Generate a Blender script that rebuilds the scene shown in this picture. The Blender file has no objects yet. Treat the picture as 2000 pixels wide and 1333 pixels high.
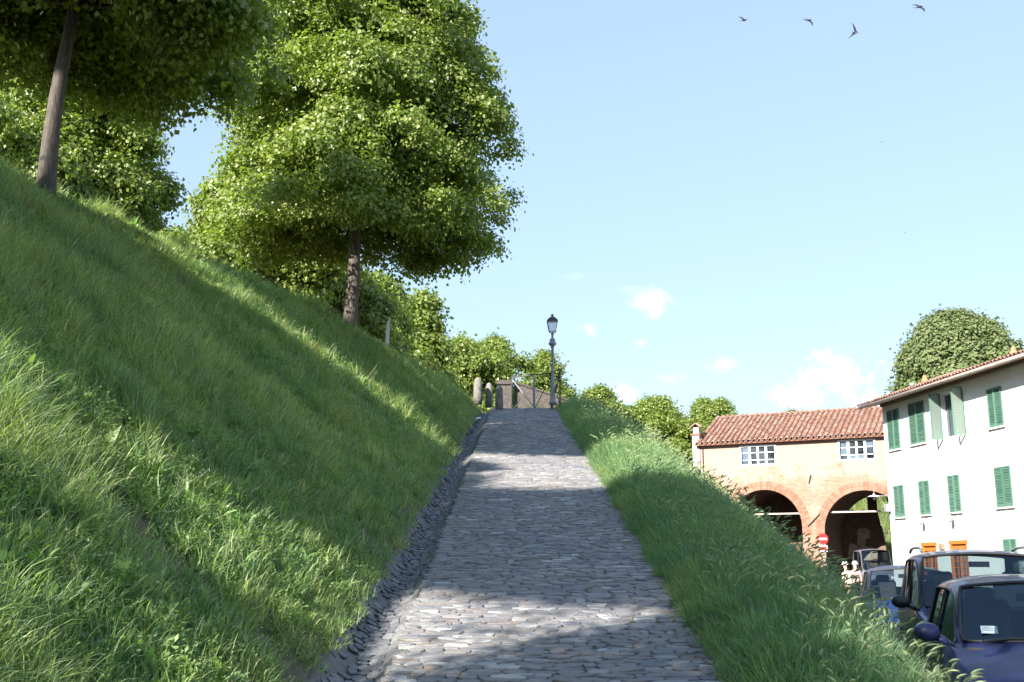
import bpy, bmesh, math, random
import numpy as np
from mathutils import Vector, Matrix, Euler, noise
R = math.radians
random.seed(7); rng = np.random.default_rng(7)
SC = bpy.context.scene
COL = SC.collection

# ------------------------------------------------------------------ camera
FPX = 2083.0; PITCH = math.atan(433/FPX); EYE = 1.65
CT, ST = math.cos(PITCH), math.sin(PITCH)
cd = bpy.data.cameras.new('camera'); cam = bpy.data.objects.new('camera', cd); COL.objects.link(cam)
cam.location = (0, 0, EYE); cam.rotation_euler = (R(90)+PITCH, 0, 0)
cd.sensor_width = 36; cd.lens = FPX/2000*36; cd.clip_start = .05; cd.clip_end = 6000
SC.camera = cam
# ------------------------------------------------------------------ light
LDIR = Vector((1, 1.4, -.98)).normalized()
sl = bpy.data.lights.new('sun', 'SUN'); sl.energy = 3.4; sl.angle = R(.5); sl.color = (1, .94, .84)
so = bpy.data.objects.new('sun', sl); COL.objects.link(so); so.rotation_euler = LDIR.to_track_quat('-Z', 'Y').to_euler(); so.location = (-20, -28, 30)
SC.view_settings.view_transform = 'Standard'; SC.view_settings.look = 'None'
SC.view_settings.exposure = 2.15; SC.view_settings.gamma = 1; SC.view_settings.use_curve_mapping = False
SC.cycles.max_bounces = 5; SC.cycles.diffuse_bounces = 3; SC.cycles.glossy_bounces = 2; SC.cycles.transmission_bounces = 4; SC.cycles.transparent_max_bounces = 8; SC.cycles.caustics_reflective = False; SC.cycles.caustics_refractive = False
W = bpy.data.worlds.new('World'); SC.world = W; W.use_nodes = True

def ray(xp, yp):
    u = (xp-1000)/FPX; w = (666.5-yp)/FPX
    return Vector((u, CT-w*ST, ST+w*CT))
def at(xp, yp, Y):
    d = ray(xp, yp); t = Y/d.y
    return Vector((d.x*t, Y, EYE+d.z*t))

def build_world():
    nt = W.node_tree; N = nt.nodes; L = nt.links; N.clear()
    out = N.new('ShaderNodeOutputWorld'); bg = N.new('ShaderNodeBackground'); bg.inputs[1].default_value = .081
    sky = N.new('ShaderNodeTexSky'); sky.sky_type = 'NISHITA'; sky.sun_disc = False
    sky.sun_elevation = math.asin(-LDIR.z); sky.sun_rotation = math.atan2(-LDIR.x, -LDIR.y)
    sky.air_density = 1.0; sky.dust_density = .3; sky.ozone_density = 1.6; sky.altitude = 0
    tc = N.new('ShaderNodeTexCoord')
    n1 = N.new('ShaderNodeTexNoise'); n1.inputs['Scale'].default_value = 22; n1.inputs['Detail'].default_value = 9; n1.inputs['Roughness'].default_value = .68; n1.inputs['Distortion'].default_value = .4
    L.new(tc.outputs['Generated'], n1.inputs['Vector'])
    # cloud (px x, px y, rx deg, ry deg, strength)
    clouds = [(1275, 592, 1.6, .8, 1.0), (1147, 645, .75, .5, .95), (1640, 738, 3.1, 1.3, 2.0), (1700, 780, 2.4, 1.1, 2.0), (1580, 775, 2.4, .8, 1.4),
              (1215, 772, 1.6, .8, .8), (1412, 712, .9, .45, .6), (1305, 740, 1.1, .4, .5), (1253, 670, .55, .35, .5),
              (1120, 540, 1.1, .3, .22), (930, 585, .5, .3, .28), (1300, 812, 1.6, .5, .6), (1230, 566, .9, .25, .4)]
    rr = random.Random(4)
    for i in range(9):   # the same fair-weather cumulus all round the horizon
        clouds.append((None, (R(55+i*31+rr.uniform(-8, 8)), R(rr.uniform(7, 16))), rr.uniform(1.5, 4), rr.uniform(.7, 1.4), 1.0))
    acc = None
    def M(op, a, b=None, c=None):
        m = N.new('ShaderNodeMath'); m.operation = op
        for k, v in enumerate((a, b, c)):
            if v is None: continue
            if hasattr(v, 'links'): L.new(v, m.inputs[k])
            else: m.inputs[k].default_value = v
        return m.outputs[0]
    for cx, cy, rx, ry, st in clouds:
        if cx is None: az, el = cy; d = Vector((math.sin(az)*math.cos(el), math.cos(az)*math.cos(el), math.sin(el)))
        else: d = ray(cx, cy).normalized()
        right = d.cross(Vector((0, 0, 1))).normalized(); up = right.cross(d)
        def dot(v):
            vm = N.new('ShaderNodeVectorMath'); vm.operation = 'DOT_PRODUCT'; L.new(tc.outputs['Generated'], vm.inputs[0]); vm.inputs[1].default_value = v
            return vm.outputs['Value']
        a = dot(right/math.sin(R(rx))); b = dot(up/math.sin(R(ry))); f = dot(d)
        r2 = M('ADD', M('MULTIPLY', a, a), M('MULTIPLY', b, b))
        m = M('SUBTRACT', 1.0, M('SQRT', r2))
        m = M('ADD', m, M('MULTIPLY', M('SUBTRACT', n1.outputs[0], .52), 4.0))
        m = M('SMOOTH_MIN', M('MULTIPLY', M('MAXIMUM', m, 0.0), st*.72), 1.0, .3)
        m = M('MULTIPLY', m, M('GREATER_THAN', f, 0.5))
        m = M('MULTIPLY', m, M('LESS_THAN', r2, 9.0))
        fade = N.new('ShaderNodeMapRange'); fade.interpolation_type = 'SMOOTHSTEP'; fade.inputs[1].default_value = 3.6; fade.inputs[2].default_value = .3
        L.new(r2, fade.inputs[0]); m = M('MULTIPLY', m, fade.outputs[0])
        acc = m if acc is None else M('MAXIMUM', acc, m)
    acc = M('POWER', M('MINIMUM', acc, 1.0), 1.35)
    mix = N.new('ShaderNodeMix'); mix.data_type = 'RGBA'
    gm = N.new('ShaderNodeGamma'); gm.inputs[1].default_value = .36; L.new(sky.outputs[0], gm.inputs[0])
    sc_ = N.new('ShaderNodeMix'); sc_.data_type = 'RGBA'; sc_.blend_type = 'MULTIPLY'; sc_.inputs[0].default_value = 1; L.new(gm.outputs[0], sc_.inputs[6]); sc_.inputs[7].default_value = (1.38, 1.63, 1.95, 1)
    L.new(acc, mix.inputs[0]); L.new(sc_.outputs[2], mix.inputs[6]); mix.inputs[7].default_value = (4.6, 4.5, 4.45, 1)
    L.new(mix.outputs[2], bg.inputs[0]); L.new(bg.outputs[0], out.inputs[0])
build_world()

# ------------------------------------------------------------------ helpers
def tag(o, label=None, cat=None, group=None, kind=None):
    if label: o['label'] = label
    if cat: o['category'] = cat
    if group: o['group'] = group
    if kind: o['kind'] = kind
    return o
def empty(name, loc=(0, 0, 0), rz=0, **k):
    o = bpy.data.objects.new(name, None); COL.objects.link(o); o.location = loc; o.rotation_euler = (0, 0, rz); o.empty_display_size = .2
    return tag(o, **k)
def link(name, me, mat=None, parent=None, smooth=False, **k):
    o = bpy.data.objects.new(name, me); COL.objects.link(o)
    if mat is not None and not me.materials: me.materials.append(mat)
    if parent: o.parent = parent
    if smooth and me.polygons: me.polygons.foreach_set('use_smooth', [True]*len(me.polygons))
    return tag(o, **k)
def copy_tree(o, parent=None):
    c = o.copy(); COL.objects.link(c); c.parent = parent
    for ch in list(o.children): copy_tree(ch, c)
    return c

class MB:
    def __init__(s): s.v = []; s.f = []
    def add(s, vs, fs):
        b = len(s.v); s.v += [tuple(v) for v in vs]; s.f += [tuple(i+b for i in f) for f in fs]; return s
    def box(s, c, d, M=None, taper=1.0):
        x, y, z = d[0]/2, d[1]/2, d[2]/2
        vs = [Vector((sx*x*(taper if sz > 0 else 1), sy*y*(taper if sz > 0 else 1), sz*z)) for sz in (-1, 1) for sx, sy in ((-1, -1), (1, -1), (1, 1), (-1, 1))]
        if M is not None: vs = [M @ v for v in vs]
        vs = [v+Vector(c) for v in vs]
        return s.add(vs, [(0, 3, 2, 1), (4, 5, 6, 7), (0, 1, 5, 4), (1, 2, 6, 5), (2, 3, 7, 6), (3, 0, 4, 7)])
    def tube(s, pts, rad, n=8, cap=True):
        pts = [Vector(p) for p in pts]; m = len(pts)
        if not hasattr(rad, '__len__'): rad = [rad]*m
        vs = []; ref = None
        for i, p in enumerate(pts):
            t = (pts[min(i+1, m-1)]-pts[max(i-1, 0)]).normalized()
            if ref is None: ref = t.orthogonal().normalized()
            ref = (ref-t*ref.dot(t)).normalized(); b = t.cross(ref)
            for k in range(n):
                a = 2*math.pi*k/n; vs.append(p+(ref*math.cos(a)+b*math.sin(a))*rad[i])
        fs = [(i*n+k, i*n+(k+1) % n, (i+1)*n+(k+1) % n, (i+1)*n+k) for i in range(m-1) for k in range(n)]
        if cap: fs += [tuple(range(n))[::-1], tuple((m-1)*n+k for k in range(n))]
        return s.add(vs, fs)
    def lathe(s, prof, n=16, c=(0, 0, 0), sx=1, sy=1):
        vs = [(c[0]+r*math.cos(2*math.pi*k/n)*sx, c[1]+r*math.sin(2*math.pi*k/n)*sy, c[2]+z) for r, z in prof for k in range(n)]
        m = len(prof)
        fs = [(i*n+k, i*n+(k+1) % n, (i+1)*n+(k+1) % n, (i+1)*n+k) for i in range(m-1) for k in range(n)]
        fs += [tuple(range(n))[::-1], tuple((m-1)*n+k for k in range(n))]
        return s.add(vs, fs)
    def quad(s, a, b, c, d): return s.add([a, b, c, d], [(0, 1, 2, 3)])
    def mesh(s, name='m'):
        me = bpy.data.meshes.new(name); me.from_pydata(s.v, [], s.f); me.update(); return me
    def build(s, name, mat, parent=None, smooth=False, M=None, **k):
        if M is not None: s.v = [tuple(M @ Vector(v)) for v in s.v]
        return link(name, s.mesh(name), mat, parent, smooth, **k)
def bevel(o, w=.01, seg=2):
    m = o.modifiers.new('bevel', 'BEVEL'); m.width = w; m.segments = seg; m.limit_method = 'ANGLE'; m.angle_limit = R(35); return o

# ------------------------------------------------------------------ materials
def mat(name, base=(.5, .5, .5), rough=.7, metal=0, **k):
    m = bpy.data.materials.new(name); m.use_nodes = True; b = m.node_tree.nodes['Principled BSDF']
    b.inputs['Base Color'].default_value = (*base, 1); b.inputs['Roughness'].default_value = rough; b.inputs['Metallic'].default_value = metal
    for kk, v in k.items(): b.inputs[kk.replace('_', ' ')].default_value = v
    return m
def NN(m): return m.node_tree.nodes, m.node_tree.links, m.node_tree.nodes['Principled BSDF']
def coords(m, kind='Object', scale=(1, 1, 1)):
    N, L, _ = NN(m); t = N.new('ShaderNodeTexCoord'); mp = N.new('ShaderNodeMapping'); mp.inputs['Scale'].default_value = scale
    L.new(t.outputs[kind], mp.inputs[0]); return mp.outputs[0]
def world_pos(m, scale=(1, 1, 1)):
    N, L, _ = NN(m); g = N.new('ShaderNodeNewGeometry'); mp = N.new('ShaderNodeMapping'); mp.inputs['Scale'].default_value = scale
    L.new(g.outputs['Position'], mp.inputs[0]); return mp.outputs[0]
def noise_n(m, vec, scale, detail=5, rough=.55, dist=0):
    N, L, _ = NN(m); n = N.new('ShaderNodeTexNoise'); n.inputs['Scale'].default_value = scale; n.inputs['Detail'].default_value = detail
    n.inputs['Roughness'].default_value = rough; n.inputs['Distortion'].default_value = dist; L.new(vec, n.inputs['Vector']); return n.outputs[0]
def ramp_n(m, fac, stops, interp='LINEAR'):
    N, L, _ = NN(m); r = N.new('ShaderNodeValToRGB'); L.new(fac, r.inputs[0]); r.color_ramp.interpolation = interp; e = r.color_ramp.elements
    while len(e) < len(stops): e.new(.5)
    for el, (p, c) in zip(e, stops): el.position = p; el.color = (*c, 1) if len(c) == 3 else c
    return r.outputs[0]
def mixc(m, fac, a, b, mode='MIX'):
    N, L, _ = NN(m); x = N.new('ShaderNodeMix'); x.data_type = 'RGBA'; x.blend_type = mode
    for i, v in ((0, fac), (6, a), (7, b)):
        if hasattr(v, 'links'): L.new(v, x.inputs[i])
        else: x.inputs[i].default_value = v if i == 0 else (*v, 1)
    return x.outputs[2]
def bump_n(m, h, strength=.3, dist=.01):
    N, L, b = NN(m); n = N.new('ShaderNodeBump'); n.inputs['Strength'].default_value = strength; n.inputs['Distance'].default_value = dist
    L.new(h, n.inputs['Height']); L.new(n.outputs[0], b.inputs['Normal'])
def rand_n(m):
    N, L, _ = NN(m); g = N.new('ShaderNodeNewGeometry'); o = N.new('ShaderNodeObjectInfo'); a = N.new('ShaderNodeMath'); a.operation = 'ADD'
    L.new(g.outputs['Random Per Island'], a.inputs[0]); L.new(o.outputs['Random'], a.inputs[1]); f = N.new('ShaderNodeMath'); f.operation = 'FRACT'; L.new(a.outputs[0], f.inputs[0]); return f.outputs[0]
def setc(m, c, sock='Base Color'): N, L, b = NN(m); L.new(c, b.inputs[sock])

def stone_mat(name, stops, streak=(3, 14, 6)):
    m = mat(name, rough=.62); r = rand_n(m); p = world_pos(m)
    c = ramp_n(m, r, stops)
    n = noise_n(m, world_pos(m, streak), 9, 7, .62); c = mixc(m, 1.0, c, ramp_n(m, n, [(.28, (.62, .62, .64)), (.5, (.95, .95, .95)), (.72, (1.3, 1.27, 1.2))]), 'MULTIPLY')
    big = noise_n(m, p, .7, 3); c = mixc(m, 1.0, c, ramp_n(m, big, [(.3, (.82, .83, .86)), (.7, (1.12, 1.1, 1.05))]), 'MULTIPLY')
    setc(m, c); bump_n(m, n, .55, .012); NN(m)[2].inputs['Specular IOR Level'].default_value = .35
    return m
PATH = [(0, (.15, .155, .17)), (.22, (.19, .19, .205)), (.45, (.225, .215, .215)), (.62, (.195, .17, .16)), (.8, (.25, .25, .255)), (.95, (.30, .295, .30)), (1, (.42, .41, .40))]
M_STONE = stone_mat('path_stone', PATH)
M_GUT = stone_mat('gutter_stone', [(0, (.11, .115, .13)), (.5, (.145, .15, .165)), (1, (.21, .21, .22))], (8, 5, 6))
def simple_noise_mat(name, c1, c2, scale, rough=.85, bump=.3, bd=.01, detail=6, sc=(1, 1, 1)):
    m = mat(name, rough=rough); p = world_pos(m, sc); n = noise_n(m, p, scale, detail, .6)
    setc(m, ramp_n(m, n, [(.3, c1), (.7, c2)])); bump_n(m, n, bump, bd); return m
M_DIRT = simple_noise_mat('path_dirt', (.10, .09, .08), (.2, .18, .155), 14, bd=.02)
M_MORTAR = simple_noise_mat('pink_mortar', (.115, .10, .095), (.22, .195, .18), 9, bump=.6, bd=.03)
M_SOIL = simple_noise_mat('grass_soil', (.075, .06, .035), (.15, .13, .075), 5, bd=.04)
M_ASPH = simple_noise_mat('asphalt', (.045, .045, .047), (.07, .068, .066), 30, bd=.004)
M_GROUND = simple_noise_mat('far_ground', (.07, .09, .03), (.12, .12, .06), .05)

def leafy(name, stops, trans=.45, gloss=.12, rough=.45, tr_mul=(1.5, 1.7, .7), patch=False):
    m = bpy.data.materials.new(name); m.use_nodes = True; N = m.node_tree.nodes; L = m.node_tree.links; N.clear()
    out = N.new('ShaderNodeOutputMaterial')
    g = N.new('ShaderNodeNewGeometry'); o = N.new('ShaderNodeObjectInfo')
    a = N.new('ShaderNodeMath'); a.operation = 'MULTIPLY_ADD'; a.inputs[1].default_value = .8 if patch else .55; L.new(g.outputs['Random Per Island'], a.inputs[0])
    b = N.new('ShaderNodeMath'); b.operation = 'MULTIPLY'; b.inputs[1].default_value = .2 if patch else .45; L.new(o.outputs['Random'], b.inputs[0]); L.new(b.outputs[0], a.inputs[2])
    r = N.new('ShaderNodeValToRGB'); e = r.color_ramp.elements; L.new(a.outputs[0], r.inputs[0])
    while len(e) < len(stops): e.new(.5)
    for el, (p, c) in zip(e, stops): el.position = p; el.color = (*c, 1)
    class _R: pass
    if patch:
        pn = N.new('ShaderNodeTexNoise'); pn.inputs['Scale'].default_value = .9; pn.inputs['Detail'].default_value = 5; pn.inputs['Roughness'].default_value = .7; L.new(g.outputs['Position'], pn.inputs['Vector'])
        pr = N.new('ShaderNodeValToRGB'); pe = pr.color_ramp.elements; pe.new(.5); L.new(pn.outputs[0], pr.inputs[0])
        for el, (p_, c_) in zip(pe, ((.34, (.7, .8, .8)), (.5, (1, 1, 1)), (.68, (1.4, 1.12, 1.0)))): el.position = p_; el.color = (*c_, 1)
        pm = N.new('ShaderNodeMix'); pm.data_type = 'RGBA'; pm.blend_type = 'MULTIPLY'; pm.inputs[0].default_value = 1; L.new(r.outputs[0], pm.inputs[6]); L.new(pr.outputs[0], pm.inputs[7])
        r = _R(); r.outputs = [pm.outputs[2]]
    df = N.new('ShaderNodeBsdfDiffuse'); L.new(r.outputs[0], df.inputs[0])
    mu = N.new('ShaderNodeMix'); mu.data_type = 'RGBA'; mu.blend_type = 'MULTIPLY'; mu.inputs[0].default_value = 1; L.new(r.outputs[0], mu.inputs[6]); mu.inputs[7].default_value = (*tr_mul, 1)
    tr = N.new('ShaderNodeBsdfTranslucent'); L.new(mu.outputs[2], tr.inputs[0])
    m1 = N.new('ShaderNodeMixShader'); m1.inputs[0].default_value = trans; L.new(df.outputs[0], m1.inputs[1]); L.new(tr.outputs[0], m1.inputs[2])
    gl = N.new('ShaderNodeBsdfGlossy'); gl.inputs['Roughness'].default_value = rough; gl.inputs[0].default_value = (1, 1, .9, 1)
    fr = N.new('ShaderNodeFresnel'); fr.inputs[0].default_value = 1.4; fm = N.new('ShaderNodeMath'); fm.operation = 'MULTIPLY_ADD'; fm.inputs[1].default_value = .06; fm.inputs[2].default_value = gloss*.06; L.new(fr.outputs[0], fm.inputs[0])
    m2 = N.new('ShaderNodeMixShader'); L.new(fm.outputs[0], m2.inputs[0]); L.new(m1.outputs[0], m2.inputs[1]); L.new(gl.outputs[0], m2.inputs[2])
    L.new(m2.outputs[0], out.inputs[0]); return m
M_GRASS = leafy('grass_blade', [(0, (.09, .135, .07)), (.3, (.19, .265, .13)), (.55, (.29, .385, .165)), (.8, (.42, .50, .22)), (.92, (.54, .56, .30)), (1, (.48, .39, .28))], .5, .3, patch=True)
M_GRASSR = leafy('verge_blade', [(0, (.08, .145, .085)), (.35, (.17, .275, .15)), (.6, (.26, .385, .20)), (.85, (.37, .48, .27)), (1, (.47, .53, .34))], .48, .3, patch=True)
M_WEED = leafy('weed_leaf', [(0, (.10, .18, .07)), (.5, (.18, .30, .10)), (1, (.30, .42, .16))], .45, .5, patch=True)
M_SEED = leafy('seed_head', [(0, (.26, .34, .19)), (.5, (.34, .40, .24)), (1, (.46, .48, .3))], .4, .05)
M_LEAF = leafy('linden_leaf', [(0, (.09, .14, .026)), (.45, (.17, .225, .042)), (.8, (.25, .305, .07)), (1, (.40, .42, .17))], .48, .4, .4)
M_LEAF2 = leafy('oak_leaf', [(0, (.11, .15, .06)), (.5, (.16, .20, .085)), (1, (.22, .25, .12))], .35, .15, .5)
M_BARK = mat('bark', rough=.9)
_n = noise_n(M_BARK, world_pos(M_BARK, (9, 9, 1.6)), 3.2, 7, .65, .4)
setc(M_BARK, ramp_n(M_BARK, _n, [(.25, (.04, .032, .027)), (.5, (.095, .078, .065)), (.75, (.18, .155, .135))])); bump_n(M_BARK, _n, .9, .03)

# ------------------------------------------------------------------ GN scatter
REAL = False
_gn = {}
def gn_group(coll, real=False):
    if (coll.name, real) in _gn: return _gn[(coll.name, real)]
    ng = bpy.data.node_groups.new('scatter_'+coll.name, 'GeometryNodeTree')
    ng.interface.new_socket(name='Geometry', in_out='INPUT', socket_type='NodeSocketGeometry'); ng.interface.new_socket(name='Geometry', in_out='OUTPUT', socket_type='NodeSocketGeometry')
    N = ng.nodes; L = ng.links; gi = N.new('NodeGroupInput'); go = N.new('NodeGroupOutput')
    ci = N.new('GeometryNodeCollectionInfo'); ci.inputs['Collection'].default_value = coll; ci.inputs['Separate Children'].default_value = True; ci.inputs['Reset Children'].default_value = True
    ip = N.new('GeometryNodeInstanceOnPoints'); ip.inputs['Pick Instance'].default_value = True
    def na(n, t):
        a = N.new('GeometryNodeInputNamedAttribute'); a.data_type = t; a.inputs['Name'].default_value = n; return a.outputs['Attribute']
    L.new(gi.outputs[0], ip.inputs['Points']); L.new(ci.outputs[0], ip.inputs['Instance']); L.new(na('vid', 'INT'), ip.inputs['Instance Index'])
    er = N.new('FunctionNodeEulerToRotation'); L.new(na('rot', 'FLOAT_VECTOR'), er.inputs[0]); L.new(er.outputs[0], ip.inputs['Rotation'])
    L.new(na('scl', 'FLOAT_VECTOR'), ip.inputs['Scale']); 
    if real: rn = N.new('GeometryNodeRealizeInstances'); L.new(ip.outputs[0], rn.inputs[0]); L.new(rn.outputs[0], go.inputs[0])
    else: L.new(ip.outputs[0], go.inputs[0])
    _gn[(coll.name, real)] = ng; return ng
def scatter(name, pts, rots, scl, vid, coll, parent=None, real=False, **k):
    me = bpy.data.meshes.new(name); n = len(pts); me.vertices.add(n); me.vertices.foreach_set('co', np.asarray(pts, dtype=np.float32).ravel())
    scl = np.asarray(scl, dtype=np.float32)
    if scl.ndim == 1: scl = np.repeat(scl[:, None], 3, 1)
    for nm, ty, ar in (('rot', 'FLOAT_VECTOR', rots), ('scl', 'FLOAT_VECTOR', scl)):
        a = me.attributes.new(nm, ty, 'POINT'); a.data.foreach_set('vector', np.asarray(ar, dtype=np.float32).ravel())
    a = me.attributes.new('vid', 'INT', 'POINT'); a.data.foreach_set('value', np.asarray(vid, dtype=np.int32))
    me.update(); o = bpy.data.objects.new(name, me); COL.objects.link(o); o.parent = parent
    md = o.modifiers.new('scatter', 'NODES'); md.node_group = gn_group(coll, real); return tag(o, **k)
def proto_coll(name, meshes):
    c = bpy.data.collections.new(name)
    for i, me in enumerate(meshes):
        o = bpy.data.objects.new('%s_%02d' % (name, i), me); c.objects.link(o)
    return c
def npmesh(name, V, F, mats, midx=None):
    me = bpy.data.meshes.new(name); me.from_pydata([tuple(v) for v in V], [], F)
    for m in mats: me.materials.append(m)
    if midx is not None: me.polygons.foreach_set('material_index', midx)
    me.update(); return me

# ------------------------------------------------------------------ terrain functions
def zr(Y): return -1.107+.2071*min(max(Y, 5.345), 43.0)
def XL(Y): return -1.02+.0056*(min(Y, 46)-8)
def XR(Y): return 1.66+.0036*(min(Y, 46)-8)
def XG(Y): return XL(Y)-(.56+.012*max(0, 14-Y))
def ridgeX(Y):
    pts = [(-40, -27), (5, -12.6), (17.3, -8.9), (29.9, -4.75), (43.3, -2.1), (60, -2.1), (200, -2.1)]
    for (a, b), (c, d) in zip(pts, pts[1:]):
        if Y <= c: return b+(d-b)*(Y-a)/(c-a)
    return -2.1
RZ = 8.25
def hL(X, Y):
    f = XG(Y); r = ridgeX(Y); z0 = zr(Y)+.03
    if X <= r: z = RZ
    else:
        t = (f-X)/(f-r); t = max(0, min(1, t)); g = 1-(1-t)**1.12; z = z0+(RZ-z0)*g
    k = min(1, max(0, (f-X))/.8)
    z += k*(.16*noise.noise(Vector((X*.45, Y*.45, 0)))+.07*noise.noise(Vector((X*1.3, Y*1.3, 3))))
    return z
def foot(Y):
    if Y < 42: return 3.42+.262*(Y-8)
    return max(10.4, 12.33-(Y-42)*.09)
def shoulder(Y):
    z = zr(Y); s = min(3.3, foot(Y)-z/1.15)
    return max(s, XR(Y)+.25)
def hR(X, Y):
    zt = zr(Y); s = shoulder(Y); f = max(foot(Y), s+.05); k = min(1, max(0, (X-XR(Y)))/.5)
    if X < s:
        t = (X-XR(Y))/(s-XR(Y)); z = zt+.10*math.sin(math.pi*max(0, min(1, t)))*min(1, zt)
    else:
        t = (X-s)/(f-s); z = zt*(1-t)
    z += k*min(1, max(0, zt))*(.09*noise.noise(Vector((X*.8, Y*.5, 9))))
    z2 = min(8.3, (Y-74)*.6) if X > 4 else -1
    if X > 4: z2 = z2+.3*noise.noise(Vector((X*.2, Y*.2, 1)))
    return max(z, z2, -.06)

def grid(name, us, vs, fn, m, **k):
    V = []; F = []; nu, nv = len(us), len(vs)
    for v in vs:
        for u in us: V.append(fn(u, v))
    for j in range(nv-1):
        for i in range(nu-1): a = j*nu+i; F.append((a, a+1, a+nu+1, a+nu))
    me = bpy.data.meshes.new(name); me.from_pydata(V, [], F); me.update()
    return link(name, me, m, None, True, **k)
Ys = list(np.arange(-30, 5, 1.0))+list(np.arange(5, 50, .3))+list(np.arange(50, 170, 3.0))
Ts = list(np.linspace(0, 1, 40))+[1.06, 1.15, 1.4, 2, 3.5, 6]
def left_pt(t, Y):
    f = XG(Y); r = ridgeX(Y)
    X = f+(r-f)*t if t <= 1 else r-(t-1)*7
    return (X, Y, hL(X, Y))
grid('grassy_bank', Ts, Ys, left_pt, M_SOIL, kind='structure')
Tr = [0, .03, .1, .2, .35, .5, .7, .85, 1.0]+[1+.08*i for i in range(1, 14)]+[2.2, 3, 4, 6, 9, 14]
def right_pt(t, Y):
    a = XR(Y); s = shoulder(Y); f = max(foot(Y), s+.05)
    if t <= 1: X = a+(s-a)*t
    elif t <= 2.05: X = s+(f-s)*(t-1)
    else: X = f+(t-2.05)*7
    return (X, Y, hR(X, Y))
grid('grassy_verge', Tr, [y for y in Ys if y > 3], right_pt, M_SOIL, kind='structure')
MB().quad((-900, -900, -.12), (900, -900, -.12), (900, 1500, -.12), (-900, 1500, -.12)).build('ground', M_GROUND, kind='structure')
MB().quad((-3.5, -40, 0), (70, -40, 0), (70, 74, 0), (-3.5, 74, 0)).build('street', M_ASPH, kind='structure')

# ------------------------------------------------------------------ cobbled ramp
path = empty('cobbled_path', (0, 0, 0), kind='structure')
def slab(p, name, m, x0, x1, dz=0, ys=None, **k):
    ys = ys or list(np.arange(5.3, 47, .5)); V = []; F = []
    for Y in ys: V += [(x0(Y), Y, zr(Y)+dz), (x1(Y), Y, zr(Y)+dz)]
    for i in range(len(ys)-1): F.append((2*i, 2*i+1, 2*i+3, 2*i+2))
    me = bpy.data.meshes.new(name); me.from_pydata(V, [], F); return link(name, me, m, p, **k)
slab(path, 'bedding', M_DIRT, lambda Y: XL(Y)+.0, lambda Y: XR(Y)+.1, -.012)
def stone_protos(n, seed, ragged=.2, sides=8):
    r = random.Random(seed); out = []
    for i in range(n):
        ang = [2*math.pi*(k+.5)/sides+r.uniform(-.22, .22) for k in range(sides)]
        P = []
        for a in ang:
            c, s = math.cos(a), math.sin(a); q = 1/max(abs(c), abs(s))**.95; rad = .5*q*(1-r.uniform(0, ragged))
            P.append((c*rad, s*rad))
        V = [(x, y, -.035) for x, y in P]+[(x, y, r.uniform(-.003, .002)) for x, y in P]+[(x*.92+r.uniform(-.015, .015), y*.88+r.uniform(-.02, .02), .005+r.uniform(-.002, .003)) for x, y in P]
        n_ = sides; F = [(k, (k+1) % n_, n_+(k+1) % n_, n_+k) for k in range(n_)]+[(n_+k, n_+(k+1) % n_, 2*n_+(k+1) % n_, 2*n_+k) for k in range(n_)]+[tuple(2*n_+k for k in range(n_))]
        out.append((V, F))
    return out
SP = stone_protos(16, 3)
SPM = []
for i, (V, F) in enumerate(SP):
    me = bpy.data.meshes.new('stone'); me.from_pydata(V, [], F); me.materials.append(M_STONE); me.update(); SPM.append(me)
tilt = math.atan(.2071)
def place_stones(lst, meshes, protos, parent, pname, m, joined):
    lst.sort(key=lambda s: s[0][1])
    near, rest = lst[:300], lst[300:]
    for loc, rot, sc, i in near:
        o = bpy.data.objects.new(pname, meshes[i]); COL.objects.link(o); o.parent = parent; o.location = loc; o.rotation_euler = rot; o.scale = sc
    mb_v = []; mb_f = []
    for loc, rot, sc, i in rest:
        Mx = Matrix.LocRotScale(Vector(loc), Euler(rot), Vector(sc)); V, F = protos[i]; b = len(mb_v)
        mb_v += [tuple(Mx @ Vector(v)) for v in V]; mb_f += [tuple(q+b for q in f) for f in F]
    me = bpy.data.meshes.new(joined); me.from_pydata(mb_v, [], mb_f); link(joined, me, m, parent, kind='stuff')
r = random.Random(11); lst = []; s = 6.6
while s < 46.5:
    row = r.uniform(.05, .10)*(1+.35*max(0, (s-20)/20)); Y = s+row*CT/2; x = XL(Y)-r.uniform(-.03, .05)
    xr = XR(Y)+.02
    while x < xr:
        w = r.choice([r.uniform(.08, .17), r.uniform(.14, .26), r.uniform(.2, .38)])
        cx = x+w/2; yy = Y+r.uniform(-.022, .022)+.05*math.sin(x*1.3+s*.4)
        dz = .008*noise.noise(Vector((cx*1.5, yy*1.5, 0)))+r.uniform(-.004, .007)
        big = r.random() < .05
        lst.append(((cx, yy, zr(yy)+dz), (tilt+r.gauss(0, .045), r.gauss(0, .035), r.gauss(0, .10)), (w*1.05*(1.15 if big else 1), row*1.16*(1.35 if big else 1), 1.0+(.25 if big else 0)), r.randrange(16)))
        x += w*r.uniform(.93, 1.0)
    s += row*CT
place_stones(lst, SPM, SP, path, 'paving_stone', M_STONE, 'far_paving_stones')
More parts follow.
